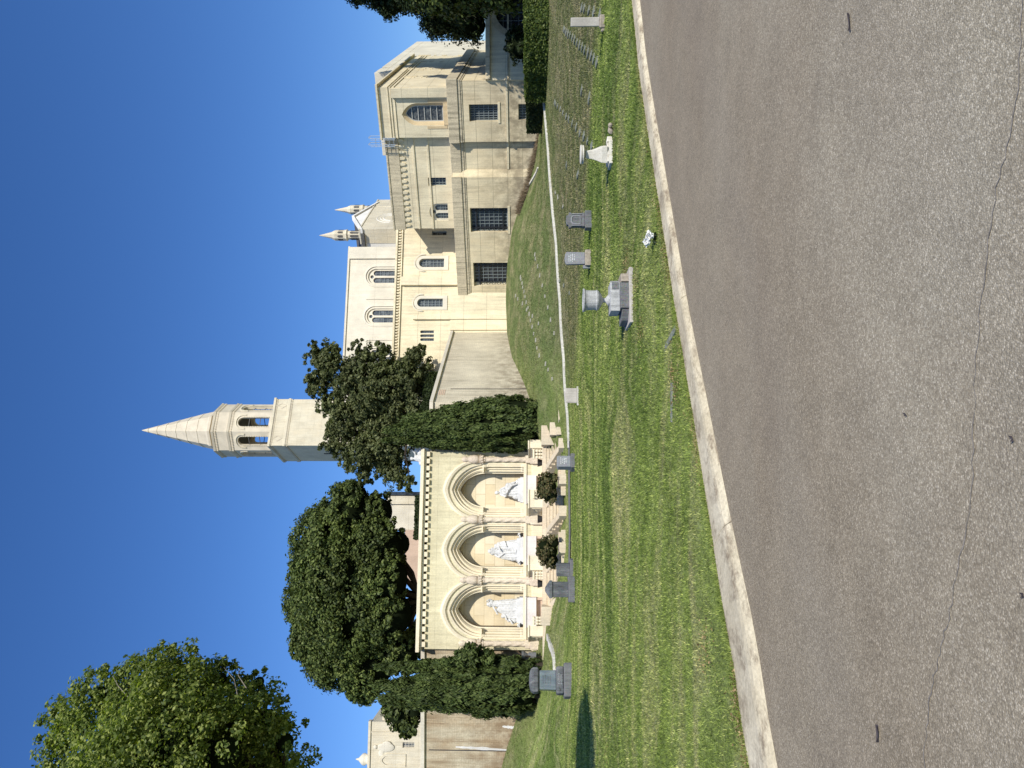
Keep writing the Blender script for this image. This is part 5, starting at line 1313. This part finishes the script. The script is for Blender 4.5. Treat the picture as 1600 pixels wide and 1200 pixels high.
for (x0, y0), (x1, y1), n_, lab in rows:
    for k_ in range(n_):
        t_ = (k_/(n_-1))**1.35; q = hit(x0+(x1-x0)*t_+random.uniform(-.6, .6), y0+(y1-y0)*t_+random.uniform(-.8, .8), 8, 52)
        marker(q, random.uniform(.8, 1.15)*(.8 if q.y > 34 else .9), random.uniform(-.15, .15)+.2, lab, G_+' '+lab.split(' marker ')[1], M_MARK if lab.startswith('flat') else M_BANK)
for (x, y, lab) in [(910, 141, 'grey marker, right one of two lying apart in the dry grass'), (922, 154, 'darker grey marker, left one of two lying apart in the dry grass'), (886, 258, 'lone flat marker left of the white pedestal, farther from the kerb'), (904, 272, 'lone flat marker left of the white pedestal, nearer the kerb'), (898, 395, 'flat marker just right of the lettered headstone')][:4]:
    marker(hit(x, y, 8, 50), 1.1, .25, lab, 'single flat markers', M_MARK)
print('markers', NMK)
for x0, y0, x1, y1, lab in [(1052, 512, 1034, 548, 'a'), (1047, 598, 1047, 660, 'b')]:
    q = plane_pt((x0+x1)/2, (y0+y1)/2, .1); a0, a1 = plane_pt(x0, y0, .1), plane_pt(x1, y1, .1)
    o = None
    m = MB(); f = Fr(q[0], q[1], a1[0]-a0[0], a1[1]-a0[1]); L = math.hypot(a1[0]-a0[0], a1[1]-a0[1])/2; z = gz(*q)
    m.box(f, -L, L, -.04, .04, z-.1, z+.014); o = m.build('grave_marker', M_MARK, base=(q[0], q[1], z), bevel=.01)
    tag(o, 'bluish flush marker sunk in the near lawn, close to the kerb' if lab == 'b' else 'half-buried grey marker in a dark hollow of the near lawn', 'gravestone')

# bouquet by the kerb
q = plane_pt(1022, 369, .09); z = gz(*q); r = thing('bouquet', 'small bunch of white flowers lying in the grass near the kerb', 'flowers', (q[0], q[1], z))
C = np.array([q[0]+.01, q[1]+.02, z+.075])+rdir(130)*rng.uniform(.2, 1, (130, 1))*np.array([.06, .05, .045]); C[:45] += np.array([-.07, .0, .03]); U = rdir(130)*.026; V = unit(np.cross(U, rdir(130)))*.026
quads_mesh('flowers', C, U, V, [M_FLOW], r)
M_DKLEAF = leaf('dark_leaves', [(.01, .02, .008), (.02, .035, .012), (.04, .06, .02)], .15)
C = np.array([q[0]-.04, q[1]-.09, z+.02])+rdir(70)*rng.uniform(.2, 1, (70, 1))*np.array([.08, .05, .02]); U = rdir(70)*.014; V = unit(np.cross(U, rdir(70)))*.022
quads_mesh('stems', C, U, V, [M_DKLEAF], r)
# dark leaves and specks on the road
M_LEAFD = plain('dry_leaf', (.06, .05, .055), .8, 0, .4, 30)
def roadleaf(px0, py0, px1, py1, wd, label):
    a, b = plane_pt(px0, py0, .006), plane_pt(px1, py1, .006); c_ = ((a[0]+b[0])/2, (a[1]+b[1])/2); f = Fr(c_[0], c_[1], b[0]-a[0], b[1]-a[1]); L = math.hypot(b[0]-a[0], b[1]-a[1])/2
    m = MB(); n_ = 10; top = []; bot = []
    for k_ in range(n_+1): t_ = -1+2*k_/n_; w_ = wd*math.sqrt(max(0, 1-t_*t_))*(1-.25*t_)+.0005; z_ = .006+.008*abs(t_)**2; top.append(f.W(L*t_, w_, z_+.004)); bot.append(f.W(L*t_, -w_, z_+.001))
    mid = [f.W(L*(-1+2*k_/n_), 0, .004) for k_ in range(n_+1)]
    m.loft([top, mid, bot], closed=False, caps=False); o = m.build('fallen_leaf', M_LEAFD, base=(*c_, 0)); so = o.modifiers.new('s', 'SOLIDIFY'); so.thickness = .001; tag(o, label, 'leaf')
roadleaf(1371, 1132, 1372, 1160, .011, 'long dark leaf lying on the asphalt, lower left')
roadleaf(1326, 20, 1328, 48, .008, 'narrow dark leaf on the asphalt at the far right')
roadleaf(1580, 681, 1583, 690, .004, 'tiny dark leaf on the nearest asphalt beyond the seam')
roadleaf(1597, 926, 1599, 934, .005, 'tiny dark leaf on the nearest asphalt at the frame edge')
roadleaf(1413, 645, 1416, 650, .003, 'tiny dark leaf in the middle of the asphalt')
# ------------------------------------------------------------------ trees and shrubs
M_BARK = plain('bark', (.045, .036, .026), .95, 0, .4, 9, .1, .8)
M_BARKL = plain('pale_bark', (.22, .19, .15), .9, 0, .3, 9, .1, .6)
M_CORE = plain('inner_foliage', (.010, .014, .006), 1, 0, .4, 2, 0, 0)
M_L1 = leaf('maple_leaves', [(.052, .078, .014), (.125, .165, .030), (.33, .36, .09)], .42, .3, .55, .5)
M_L2 = leaf('dark_oak_leaves', [(.030, .046, .011), (.072, .100, .022), (.155, .185, .050)], .15, .2, .7, .35)
M_L3 = leaf('olive_leaves', [(.040, .052, .018), (.088, .104, .036), (.19, .20, .085)], .25, .2, .6, .5)
M_L4 = leaf('cedar_foliage', [(.016, .028, .010), (.030, .048, .016), (.060, .085, .030)], .1, .15, .6, .8)
M_CYP = leaf('cypress_foliage', [(.032, .048, .014), (.058, .083, .022), (.115, .145, .042)], .12, .12, .7, 1.2)
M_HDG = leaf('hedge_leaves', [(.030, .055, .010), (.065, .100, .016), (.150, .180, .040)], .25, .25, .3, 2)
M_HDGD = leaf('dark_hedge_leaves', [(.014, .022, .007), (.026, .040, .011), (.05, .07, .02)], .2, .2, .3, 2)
M_RED = leaf('russet_shrub_leaves', [(.045, .055, .018), (.095, .095, .035), (.20, .145, .070)], .25, .2, .7, 2.2)

def tree(name, label, base, blobs, mat, clumps, per, size, cr=.22, trunk=.3, bark=M_BARK, limbs=True, core=.72, long=1.4, group=None, extra=None, fork=.35, shell=(.72, 1.03)):
    r = thing(name, label, 'tree', base, group)
    P, U, V = blob_leaves(blobs, clumps, per, size, cr, long=long, shell=shell)
    if extra: P, U, V = extra(P, U, V)
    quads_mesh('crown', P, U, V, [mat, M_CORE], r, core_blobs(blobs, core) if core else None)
    m = MB(); top = Vector(blobs[0][:3]); b = Vector(base)
    fk = b.lerp(top, fork); limb(m, b-Vector((0, 0, .3)), fk, trunk*1.15, trunk*.8, 6, .04)
    if limbs:
        for bl in blobs: c_ = Vector(bl[:3]); limb(m, fk, c_, trunk*.55, trunk*.12, 5, .07)
    m.build('trunk', bark, r); return r, P
def bp(px, py, d, r, ry=None, rz=None):
    p = at(px, py, d); r = r*d/FPX; return (p.x, p.y, p.z, r, (ry or 1)*r, (rz or 1)*r)

# big round dark tree on the terrace
d = 49
bl = [bp(560, 930, d, 92), bp(520, 850, d, 62), bp(505, 940, d+1, 58), bp(535, 1010, d, 62), bp(575, 1040, d, 50), bp(590, 860, d-1, 52), bp(520, 895, d-2, 60), bp(610, 960, d-2, 44), bp(600, 905, d-2, 48),
      bp(545, 800, d, 44), bp(500, 985, d, 45), bp(555, 775, d, 24), bp(490, 900, d, 40), bp(628, 1020, d-1, 34), bp(620, 850, d, 26), bp(570, 1065, d, 32), bp(475, 1010, d, 22), bp(590, 800, d, 30), bp(655, 1000, d, 30)]
b0 = at(650, 935, d); tree('oak_tree', 'big dark evergreen with a dense round crown behind the arcade', (b0.x, b0.y, 6.9), bl, M_L2, 60, 40, .14, .16, .35, core=.78, shell=(.84, 1.05))
# airy tree with sky showing through
d = 46.5
bl = [bp(530, 655, d, 26), bp(522, 692, d, 20), bp(512, 632, d, 18), bp(545, 715, d, 20), bp(498, 560, d, 20), bp(493, 600, d, 18), bp(515, 575, d, 24), bp(590, 620, d, 40), bp(520, 560, d, 26), bp(545, 590, d, 26), bp(510, 590, d, 18), bp(560, 640, d, 30), bp(540, 680, d, 22), bp(575, 700, d, 34), bp(610, 690, d, 34), bp(590, 655, d, 30), bp(600, 575, d, 24),
      bp(640, 610, d, 30), bp(560, 545, d, 14), bp(600, 548, d, 15), bp(640, 570, d+.6, 22), bp(655, 555, d+.6, 18), bp(665, 590, d+1, 26), bp(625, 650, d, 28), bp(495, 545, d, 13), bp(490, 590, d, 12), bp(530, 640, d, 14), bp(570, 735, d, 20), bp(620, 735, d, 26), bp(595, 728, d, 18),
      bp(640, 755, d-1, 15), bp(530, 620, d, 20), bp(560, 590, d, 30), bp(600, 610, d, 34), bp(550, 665, d, 24), bp(520, 680, d, 14), bp(650, 640, d, 28), bp(605, 660, d, 32), bp(580, 560, d, 22), bp(630, 590, d, 28), bp(620, 710, d, 28), bp(505, 610, d, 13), bp(645, 680, d, 22), bp(675, 640, d, 22), bp(668, 720, d-1, 14)]
b0 = at(700, 640, d); tree('olive_tree', 'loose grey-green tree with sky gaps in front of the bell tower', (b0.x, b0.y, 6.9), bl, M_L3, 70, 38, .12, .24, .20, core=.0, fork=.42, long=1.9, shell=(.2, 1.18))
# near tree, upper left
d = 11.8
bl = [bp(300, 1300, d, 190), bp(300, 1235, d, 130), bp(180, 1155, d, 92), bp(128, 1195, d, 68), bp(285, 1085, d-.3, 72), bp(225, 1085, d, 62), bp(330, 1095, d, 58), bp(395, 1125, d+.4, 66), bp(420, 1190, d+.6, 72), bp(255, 1040, d, 36), bp(345, 1060, d, 30), bp(420, 1120, d, 40), bp(445, 1160, d, 46), bp(365, 1120, d-.3, 50), bp(300, 1110, d-.5, 60), bp(155, 1085, d, 42), bp(100, 1130, d, 40), bp(405, 1065, d+.5, 26),
      bp(270, 1150, d-1, 100), bp(190, 1055, d, 20), bp(210, 1210, d-1.2, 100), bp(350, 1180, d-1, 90), bp(300, 1030, d, 20), bp(95, 1225, d, 32), bp(455, 1235, d+.6, 60), bp(300, 1320, d, 160), bp(200, 1340, d, 130), bp(400, 1330, d, 120)]
b0 = at(900, 1480, d); tree('maple_tree', 'near broadleaf tree with bright yellow-green leaves, upper left', (b0.x, b0.y, gz(b0.x, b0.y)), bl, M_L1, 210, 44, .043, .24, .16, M_BARK, core=.30, long=1.5, fork=.78)
mm = MB()
for (a, b_, c_) in [((372, 1090), (366, 1062), (350, 1043)), ((210, 1100), (185, 1072), (176, 1056)), ((385, 1075), (372, 1055), (378, 1040))]:
    mm.tube([at(*a, d-.9), at(*b_, d-.6), at(*c_, d-.3)], [.009, .006, .003], 5)
tr_ = [o for o in bpy.data.objects if o.name.startswith('maple_tree')][0]; mm.build('twigs', M_BARKL, tr_)

# cypresses: clumpy columns of upright sprays
def cypress(label, base, spires, group, n=9000, size=.13):
    """spires: (x, y, ztop, radius, zbase)"""
    r = thing('cypress_tree', label, 'tree', base, group); Cs, Ns = [], []; core = MB(); tr = MB()
    for (x, y, zt_, rad, zb_) in spires:
        H = zt_-zb_; k = int(n*rad*H/2.6); nc = max(60, int(30*rad*H))
        # clumps
        h = rng.random(nc)**.9; a = rng.uniform(0, 2*np.pi, nc)
        prof = lambda h: rad*np.clip(np.minimum(.62+h*2.2, 1), 0, 1)*np.clip((1-h)*1.55, 0, 1)**.72
        R0 = prof(h)*rng.uniform(.80, 1.06, nc)
        ci = rng.integers(0, nc, k); ph = rng.normal(size=(k, 3))*np.array([.13, .13, .28])*max(rad, .5)*.8
        px_ = x+np.cos(a[ci])*R0[ci]+ph[:, 0]; py_ = y+np.sin(a[ci])*R0[ci]+ph[:, 1]; pz_ = zb_+h[ci]*H+ph[:, 2]+.05
        Cs.append(np.stack([px_, py_, pz_], 1)); nn = np.stack([np.cos(a[ci]), np.sin(a[ci]), np.full(k, .35)], 1)+rng.normal(size=(k, 3))*.5; Ns.append(unit(nn))
        core.lathe((x, y, zb_), [(float(prof(np.array(t)))*.66, t*H) for t in (0, .08, .2, .35, .5, .65, .8, .92, .985)], 12)
        tr.tube([(x, y, zb_-.6), (x, y, zb_+H*.5)], [.12, .05], 7)
    P = np.vstack(Cs); N = np.vstack(Ns); up = np.array([0, 0, 1.0])+rng.normal(size=(len(P), 3))*.28+N*.22; V = unit(up-N*np.sum(up*N, 1, keepdims=True)); U = np.cross(N, V)
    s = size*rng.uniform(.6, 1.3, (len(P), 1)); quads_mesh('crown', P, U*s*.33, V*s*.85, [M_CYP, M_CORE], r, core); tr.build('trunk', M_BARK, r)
def sp_(px, py, d, rpx, pb): t = at(px, py, d); b = at(pb, py, d); return (t.x, d, t.z, rpx*d/FPX, b.z)
q = at(835, 660, 37.6)
cypress('broad dark cypress cluster with three tips, right of the arcade', (q.x, q.y, gz(q.x, q.y)), [sp_(612, 672, 38.5, 24, 834), sp_(606, 688, 38.6, 14, 834), sp_(640, 655, 38.3, 26, 835), sp_(698, 637, 38.0, 18, 835), sp_(640, 688, 38.5, 17, 834), sp_(660, 668, 38.0, 22, 835), sp_(655, 694, 38.6, 12, 834)], 'cypresses beside the arcade')
q = at(834, 1040, 35.6)
cypress('slim cypress touching the left end of the arcade', (q.x, q.y, gz(q.x, q.y)), [sp_(592, 1042, 35.7, 15, 836), sp_(655, 1036, 35.5, 13, 836)], 'cypresses beside the arcade')
q = at(828, 1080, 35.3)
cypress('wide cypress cluster, leftmost, in front of the stained retaining wall', (q.x, q.y, gz(q.x, q.y)), [sp_(592, 1072, 35.4, 24, 832), sp_(600, 1092, 35.6, 22, 830), sp_(650, 1060, 35.2, 18, 834), sp_(630, 1085, 35.0, 26, 832), sp_(615, 1068, 35.5, 16, 832), sp_(690, 1095, 35.3, 18, 828)], 'cypresses beside the arcade')
# tufty juniper leaning out of the slim cypress
tree('juniper', 'tufty dark juniper leaning against the left end of the arcade', tuple(on(835, 1026, 35.9)), [bp(735, 1020, 35.4, 14), bp(722, 1028, 35.4, 13), bp(752, 1022, 35.4, 10), bp(745, 1030, 35.3, 13), bp(765, 1028, 35.3, 12)], M_CYP, 150, 34, .10, .4, .05, core=.5, limbs=False, long=2.2)
# dark shrub left of the cypresses, on the terrace
b0 = at(655, 1120, 40); tree('bay_tree', 'dark bushy tree above the stained wall, left of the cypress tips', (b0.x, b0.y, 6.9), [bp(625, 1118, 40, 24), bp(615, 1105, 40.5, 18), bp(640, 1130, 40, 20), bp(610, 1095, 41, 14), bp(635, 1145, 40, 12), bp(648, 1110, 40, 18)], M_L2, 40, 40, .16, .3, .12, core=.7)

# conifers at the right edge
def conifer(label, x, y, z0_, ztop, rad, seed, group, low=.16, kk=1.75):
    bl = []; H = ztop-z0_; rnd = random.Random(seed); k = 26
    for i in range(k):
        t = low+(1-low)*(i+.5)/k; rr = rad*min(1, (1-t)*kk+.04)**.9
        for j in range(max(2, int(2+6*rr/rad))):
            a = rnd.uniform(0, 6.28); q_ = rr*rnd.uniform(.45, .92); s = rad*.20*rnd.uniform(.8, 1.35)*(1.05-.5*t)
            bl.append((x+math.cos(a)*q_, y+math.sin(a)*q_, z0_+H*t+rnd.uniform(-.25, .25), s, s, s*1.25))
    r = thing('cedar_tree', label, 'tree', (x, y, z0_), group)
    P, U, V = blob_leaves(bl, 95, 18, .12, .35, long=1.6, shell=(.5, 1.1)); core = core_blobs(bl, .75)
    core.lathe((x, y, z0_), [(rad*.55*min(1, (1-t)*kk*.95), H*t) for t in (low, .3, .5, .7, .85, .97)], 12)
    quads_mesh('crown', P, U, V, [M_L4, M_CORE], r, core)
    m = MB(); limb(m, (x, y, z0_-.3), (x, y, z0_+H*.8), .32, .08, 6, .01); m.build('trunk', M_BARK, r)
cx_ = Vector((27.2, 46.5, 0))
conifer('dense lumpy cedar at the right edge, standing behind the clipped hedge', cx_.x, cx_.y, 1.5, 19.8, 4.5, 3, 'cedars at the right edge', .04)
conifer('taller cedar just outside the right edge, casting its shadow on the mausoleum side', 27.5, 32.0, gz(27.5, 32.0), 21.3, 3.3, 5, 'cedars at the right edge', .05, 2.9)
qx, qy = 22.6, 38.4
tree('laurel_tree', 'rounded evergreen just outside the right edge, shading the side wing', (qx, qy, gz(qx, qy)), [(qx, qy, 5.4, 3.0, 3.0, 3.4), (qx-.8, qy+.6, 6.6, 2.1, 2.1, 2.2), (qx+1, qy-.5, 6.8, 2.0, 2.0, 2.1), (qx-.9, qy-.2, 3.6, 2.2, 2.2, 2.2)], M_L2, 26, 30, .17, .22, .2, core=.86, limbs=False)

# hedges
def hedge(name, label, foot, z0_, z1_, mat, n, size, wav=.05, group=None):
    """foot: (centre-line points, half width)"""
    pts, hw = foot; base = (pts[0][0], pts[0][1], 0); r = thing(name, label, 'hedge', base, group); core = MB(); P = []; N = []
    L = arclen(pts); rings = []
    fz0 = z0_ if callable(z0_) else (lambda x, y: z0_)
    for i, p_ in enumerate(pts):
        a = nrm(pts, i); zz0 = fz0(*p_); w_ = hw*.9; rings.append([(p_[0]-a[0]*w_, p_[1]-a[1]*w_, zz0-.1), (p_[0]-a[0]*w_, p_[1]-a[1]*w_, z1_-.05), (p_[0]+a[0]*w_, p_[1]+a[1]*w_, z1_-.05), (p_[0]+a[0]*w_, p_[1]+a[1]*w_, zz0-.1)])
    core.loft(rings)
    A_x = np.array(pts); Ls = np.array(L); s = rng.uniform(0, Ls[-1], n); X = np.interp(s, Ls, A_x[:, 0]); Y = np.interp(s, Ls, A_x[:, 1])
    dx = np.interp(np.minimum(s+.1, Ls[-1]), Ls, A_x[:, 0])-np.interp(np.maximum(s-.1, 0), Ls, A_x[:, 0]); dy = np.interp(np.minimum(s+.1, Ls[-1]), Ls, A_x[:, 1])-np.interp(np.maximum(s-.1, 0), Ls, A_x[:, 1]); l = np.hypot(dx, dy); nx, ny = dy/l, -dx/l
    Z0 = np.array([fz0(a, b) for a, b in zip(X[:: max(1, n//400)], Y[:: max(1, n//400)])]); Z0 = np.interp(np.arange(n), np.arange(0, n, max(1, n//400)), Z0) if callable(z0_) else np.full(n, z0_)
    u = rng.random(n); side = u < .62; sg = np.where(rng.random(n) < .5, -1, 1.0)
    off = np.where(side, sg*hw, rng.uniform(-1, 1, n)*hw); bumpy = wav*np.sin(s*2.3+1)*np.sin(s*5.1)+wav*rng.normal(size=n)*.6
    Z = np.where(side, Z0+(z1_-Z0)*rng.random(n), z1_+bumpy); off = off+np.where(side, sg*bumpy, 0)
    en = rng.random(n) < .08; ends = rng.random(n) < .5; X = np.where(en, np.where(ends, pts[0][0], pts[-1][0]), X); Y = np.where(en, np.where(ends, pts[0][1], pts[-1][1]), Y); off = np.where(en, rng.uniform(-1, 1, n)*hw, off)
    Pp = np.stack([X+nx*off, Y+ny*off, Z], 1); NN = np.stack([nx*np.where(side, sg, 0), ny*np.where(side, sg, 0), np.where(side, .3, 1)], 1)+rng.normal(size=(n, 3))*.6
    NN = unit(NN); A1 = unit(np.cross(NN, rdir(n))); B1 = np.cross(NN, A1); sz = size*rng.uniform(.6, 1.4, (n, 1))
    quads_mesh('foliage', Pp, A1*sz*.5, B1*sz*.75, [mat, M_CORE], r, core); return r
hA = [at(858, -140, 34.8), at(858, -20, 34.8), at(857, 60, 35.2), at(854, 143, 37.6)]
hedge('hedge', 'bright clipped hedge under the cedar at the right edge', (crom([(p.x, p.y) for p in hA], 5), .75), lambda x, y: gz(x, y)-.05, 2.02, M_HDG, 42000, .085, .05, 'clipped hedges')
hB = [at(852, 146, 39.4), at(851, 172, 40.5), at(850, 199, 41.6)]
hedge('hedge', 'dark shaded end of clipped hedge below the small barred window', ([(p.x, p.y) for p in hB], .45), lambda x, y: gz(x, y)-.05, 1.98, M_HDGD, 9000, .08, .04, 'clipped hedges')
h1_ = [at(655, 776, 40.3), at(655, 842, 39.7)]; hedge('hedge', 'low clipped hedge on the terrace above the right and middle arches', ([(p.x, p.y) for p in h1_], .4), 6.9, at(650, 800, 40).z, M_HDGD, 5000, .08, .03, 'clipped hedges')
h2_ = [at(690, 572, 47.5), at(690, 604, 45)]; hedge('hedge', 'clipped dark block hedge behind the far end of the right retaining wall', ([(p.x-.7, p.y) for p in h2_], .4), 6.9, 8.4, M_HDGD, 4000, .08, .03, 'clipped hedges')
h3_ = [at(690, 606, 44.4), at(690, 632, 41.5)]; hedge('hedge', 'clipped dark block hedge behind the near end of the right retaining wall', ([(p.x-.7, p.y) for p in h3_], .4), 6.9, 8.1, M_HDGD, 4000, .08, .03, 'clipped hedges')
# russet shrubs in the planters
for y_, x_, lab, sc_ in ((760, 858, 'russet and green rounded shrub in the planter between the right and middle stairs', 1.0), (861, 859, 'russet and green rounded shrub in the planter between the middle and left stairs', 1.05)):
    d_ = 34.6 if y_ < 800 else 33.9
    tree('shrub', lab, tuple(at(882, y_, d_)), [bp(x_, y_, d_, 16*sc_), bp(x_-8, y_-8, d_, 12*sc_), bp(x_-7, y_+9, d_, 12*sc_), bp(x_+4, y_+14, d_, 12*sc_), bp(x_+6, y_-13, d_, 11*sc_), bp(x_-2, y_+18, d_, 8*sc_), bp(x_-13, y_+2, d_, 8*sc_)], M_RED, 130, 30, .085, .38, .05, core=.72, limbs=False, group='russet shrubs in the planters')
for o in bpy.data.objects:
    if o.name.startswith('shrub'): o['category'] = 'shrub'
# round dark bush under the cedar, before the wing
b0 = at(830, 72, 40.5)
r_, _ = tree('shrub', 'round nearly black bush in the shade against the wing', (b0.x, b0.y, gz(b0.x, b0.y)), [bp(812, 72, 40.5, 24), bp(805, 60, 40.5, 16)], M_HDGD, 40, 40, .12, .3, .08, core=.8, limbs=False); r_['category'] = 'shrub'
# dry brush at the foot of the mausoleum
M_DRY = leaf('dry_brush', [(.12, .09, .06), (.22, .16, .11), (.32, .25, .17)], .2, .1, .4, 2)
nb = 3600; sb_ = rng.uniform(A.px(800, 205)[0], A.px(800, 330)[0], nb); ob_ = rng.uniform(.02, .9, nb)-np.where(sb_ < s275, .5, 0)
wx = A.ox+A.s[0]*sb_+A.n[0]*ob_; wy = A.oy+A.s[1]*sb_+A.n[1]*ob_; wz = gz_arr(wx, wy); hh = rng.uniform(.1, .5, nb)*np.clip(1-np.abs(sb_-s275-1)/6, .2, 1)
U = rdir(nb)*.02; U[:, 2] = 0; V = np.stack([rng.normal(size=nb)*.1, rng.normal(size=nb)*.1, hh], 1)*.5
o = quads_mesh('dry_brush', np.stack([wx, wy, wz-.02], 1), U, V, [M_DRY], tri=True); o['kind'] = 'stuff'; tag(o, 'dry brown brush against the foot of the mausoleum', 'brush')

# ------------------------------------------------------------------ light, sky, camera
EL, AZ = R(38), (.44, -.898)
sun = bpy.data.lights.new('sun', 'SUN'); sun.energy = 5.0; sun.angle = R(.53); sun.color = (1.0, .955, .87)
so = bpy.data.objects.new('sun', sun); COL.objects.link(so)
sd = Vector((AZ[0]*math.cos(EL), AZ[1]*math.cos(EL), math.sin(EL))); so.rotation_euler = sd.to_track_quat('Z', 'Y').to_euler(); so.location = sd*100
W = bpy.data.worlds.new('World'); SC.world = W; W.use_nodes = True; nt = W.node_tree
bg = nt.nodes['Background']; sky = nt.nodes.new('ShaderNodeTexSky'); sky.sky_type = 'NISHITA'; sky.sun_disc = False
sky.sun_elevation = EL; sky.sun_rotation = math.atan2(AZ[0], AZ[1]); sky.altitude = 200; sky.air_density = 1.0; sky.dust_density = .35; sky.ozone_density = 2.2
hs = nt.nodes.new('ShaderNodeHueSaturation'); hs.inputs['Saturation'].default_value = 1.2; hs.inputs['Value'].default_value = 1.0
mul = nt.nodes.new('ShaderNodeMix'); mul.data_type = 'RGBA'; mul.blend_type = 'MULTIPLY'; mul.inputs[0].default_value = 1; mul.inputs[7].default_value = (.69, .835, 1.12, 1)
nt.links.new(sky.outputs[0], hs.inputs['Color']); nt.links.new(hs.outputs[0], mul.inputs[6]); nt.links.new(mul.outputs[2], bg.inputs[0]); bg.inputs[1].default_value = .13

cam = bpy.data.cameras.new('camera'); co = bpy.data.objects.new('camera', cam); COL.objects.link(co); SC.camera = co
cam.sensor_width = 36; cam.lens = 36*FPX/1600; cam.clip_start = .05; cam.clip_end = 6000
fwd = Vector((0, cA, sA)); upv = Vector((0, -sA, cA)); rt = Vector((1, 0, 0))
X_, Y_, Z_ = -upv, rt, -fwd
co.matrix_world = Matrix(((X_.x, Y_.x, Z_.x, 0), (X_.y, Y_.y, Z_.y, 0), (X_.z, Y_.z, Z_.z, CAMZ), (0, 0, 0, 1)))
SC.render.engine = 'CYCLES'; SC.view_settings.view_transform = 'Standard'; SC.view_settings.look = 'None'; SC.view_settings.exposure = 0
SC.render.resolution_x = 1024; SC.render.resolution_y = 768
SC.cycles.max_bounces = 6; SC.cycles.diffuse_bounces = 3; SC.cycles.transparent_max_bounces = 8
for o in bpy.data.objects:
    if '_b' in o: del o['_b']
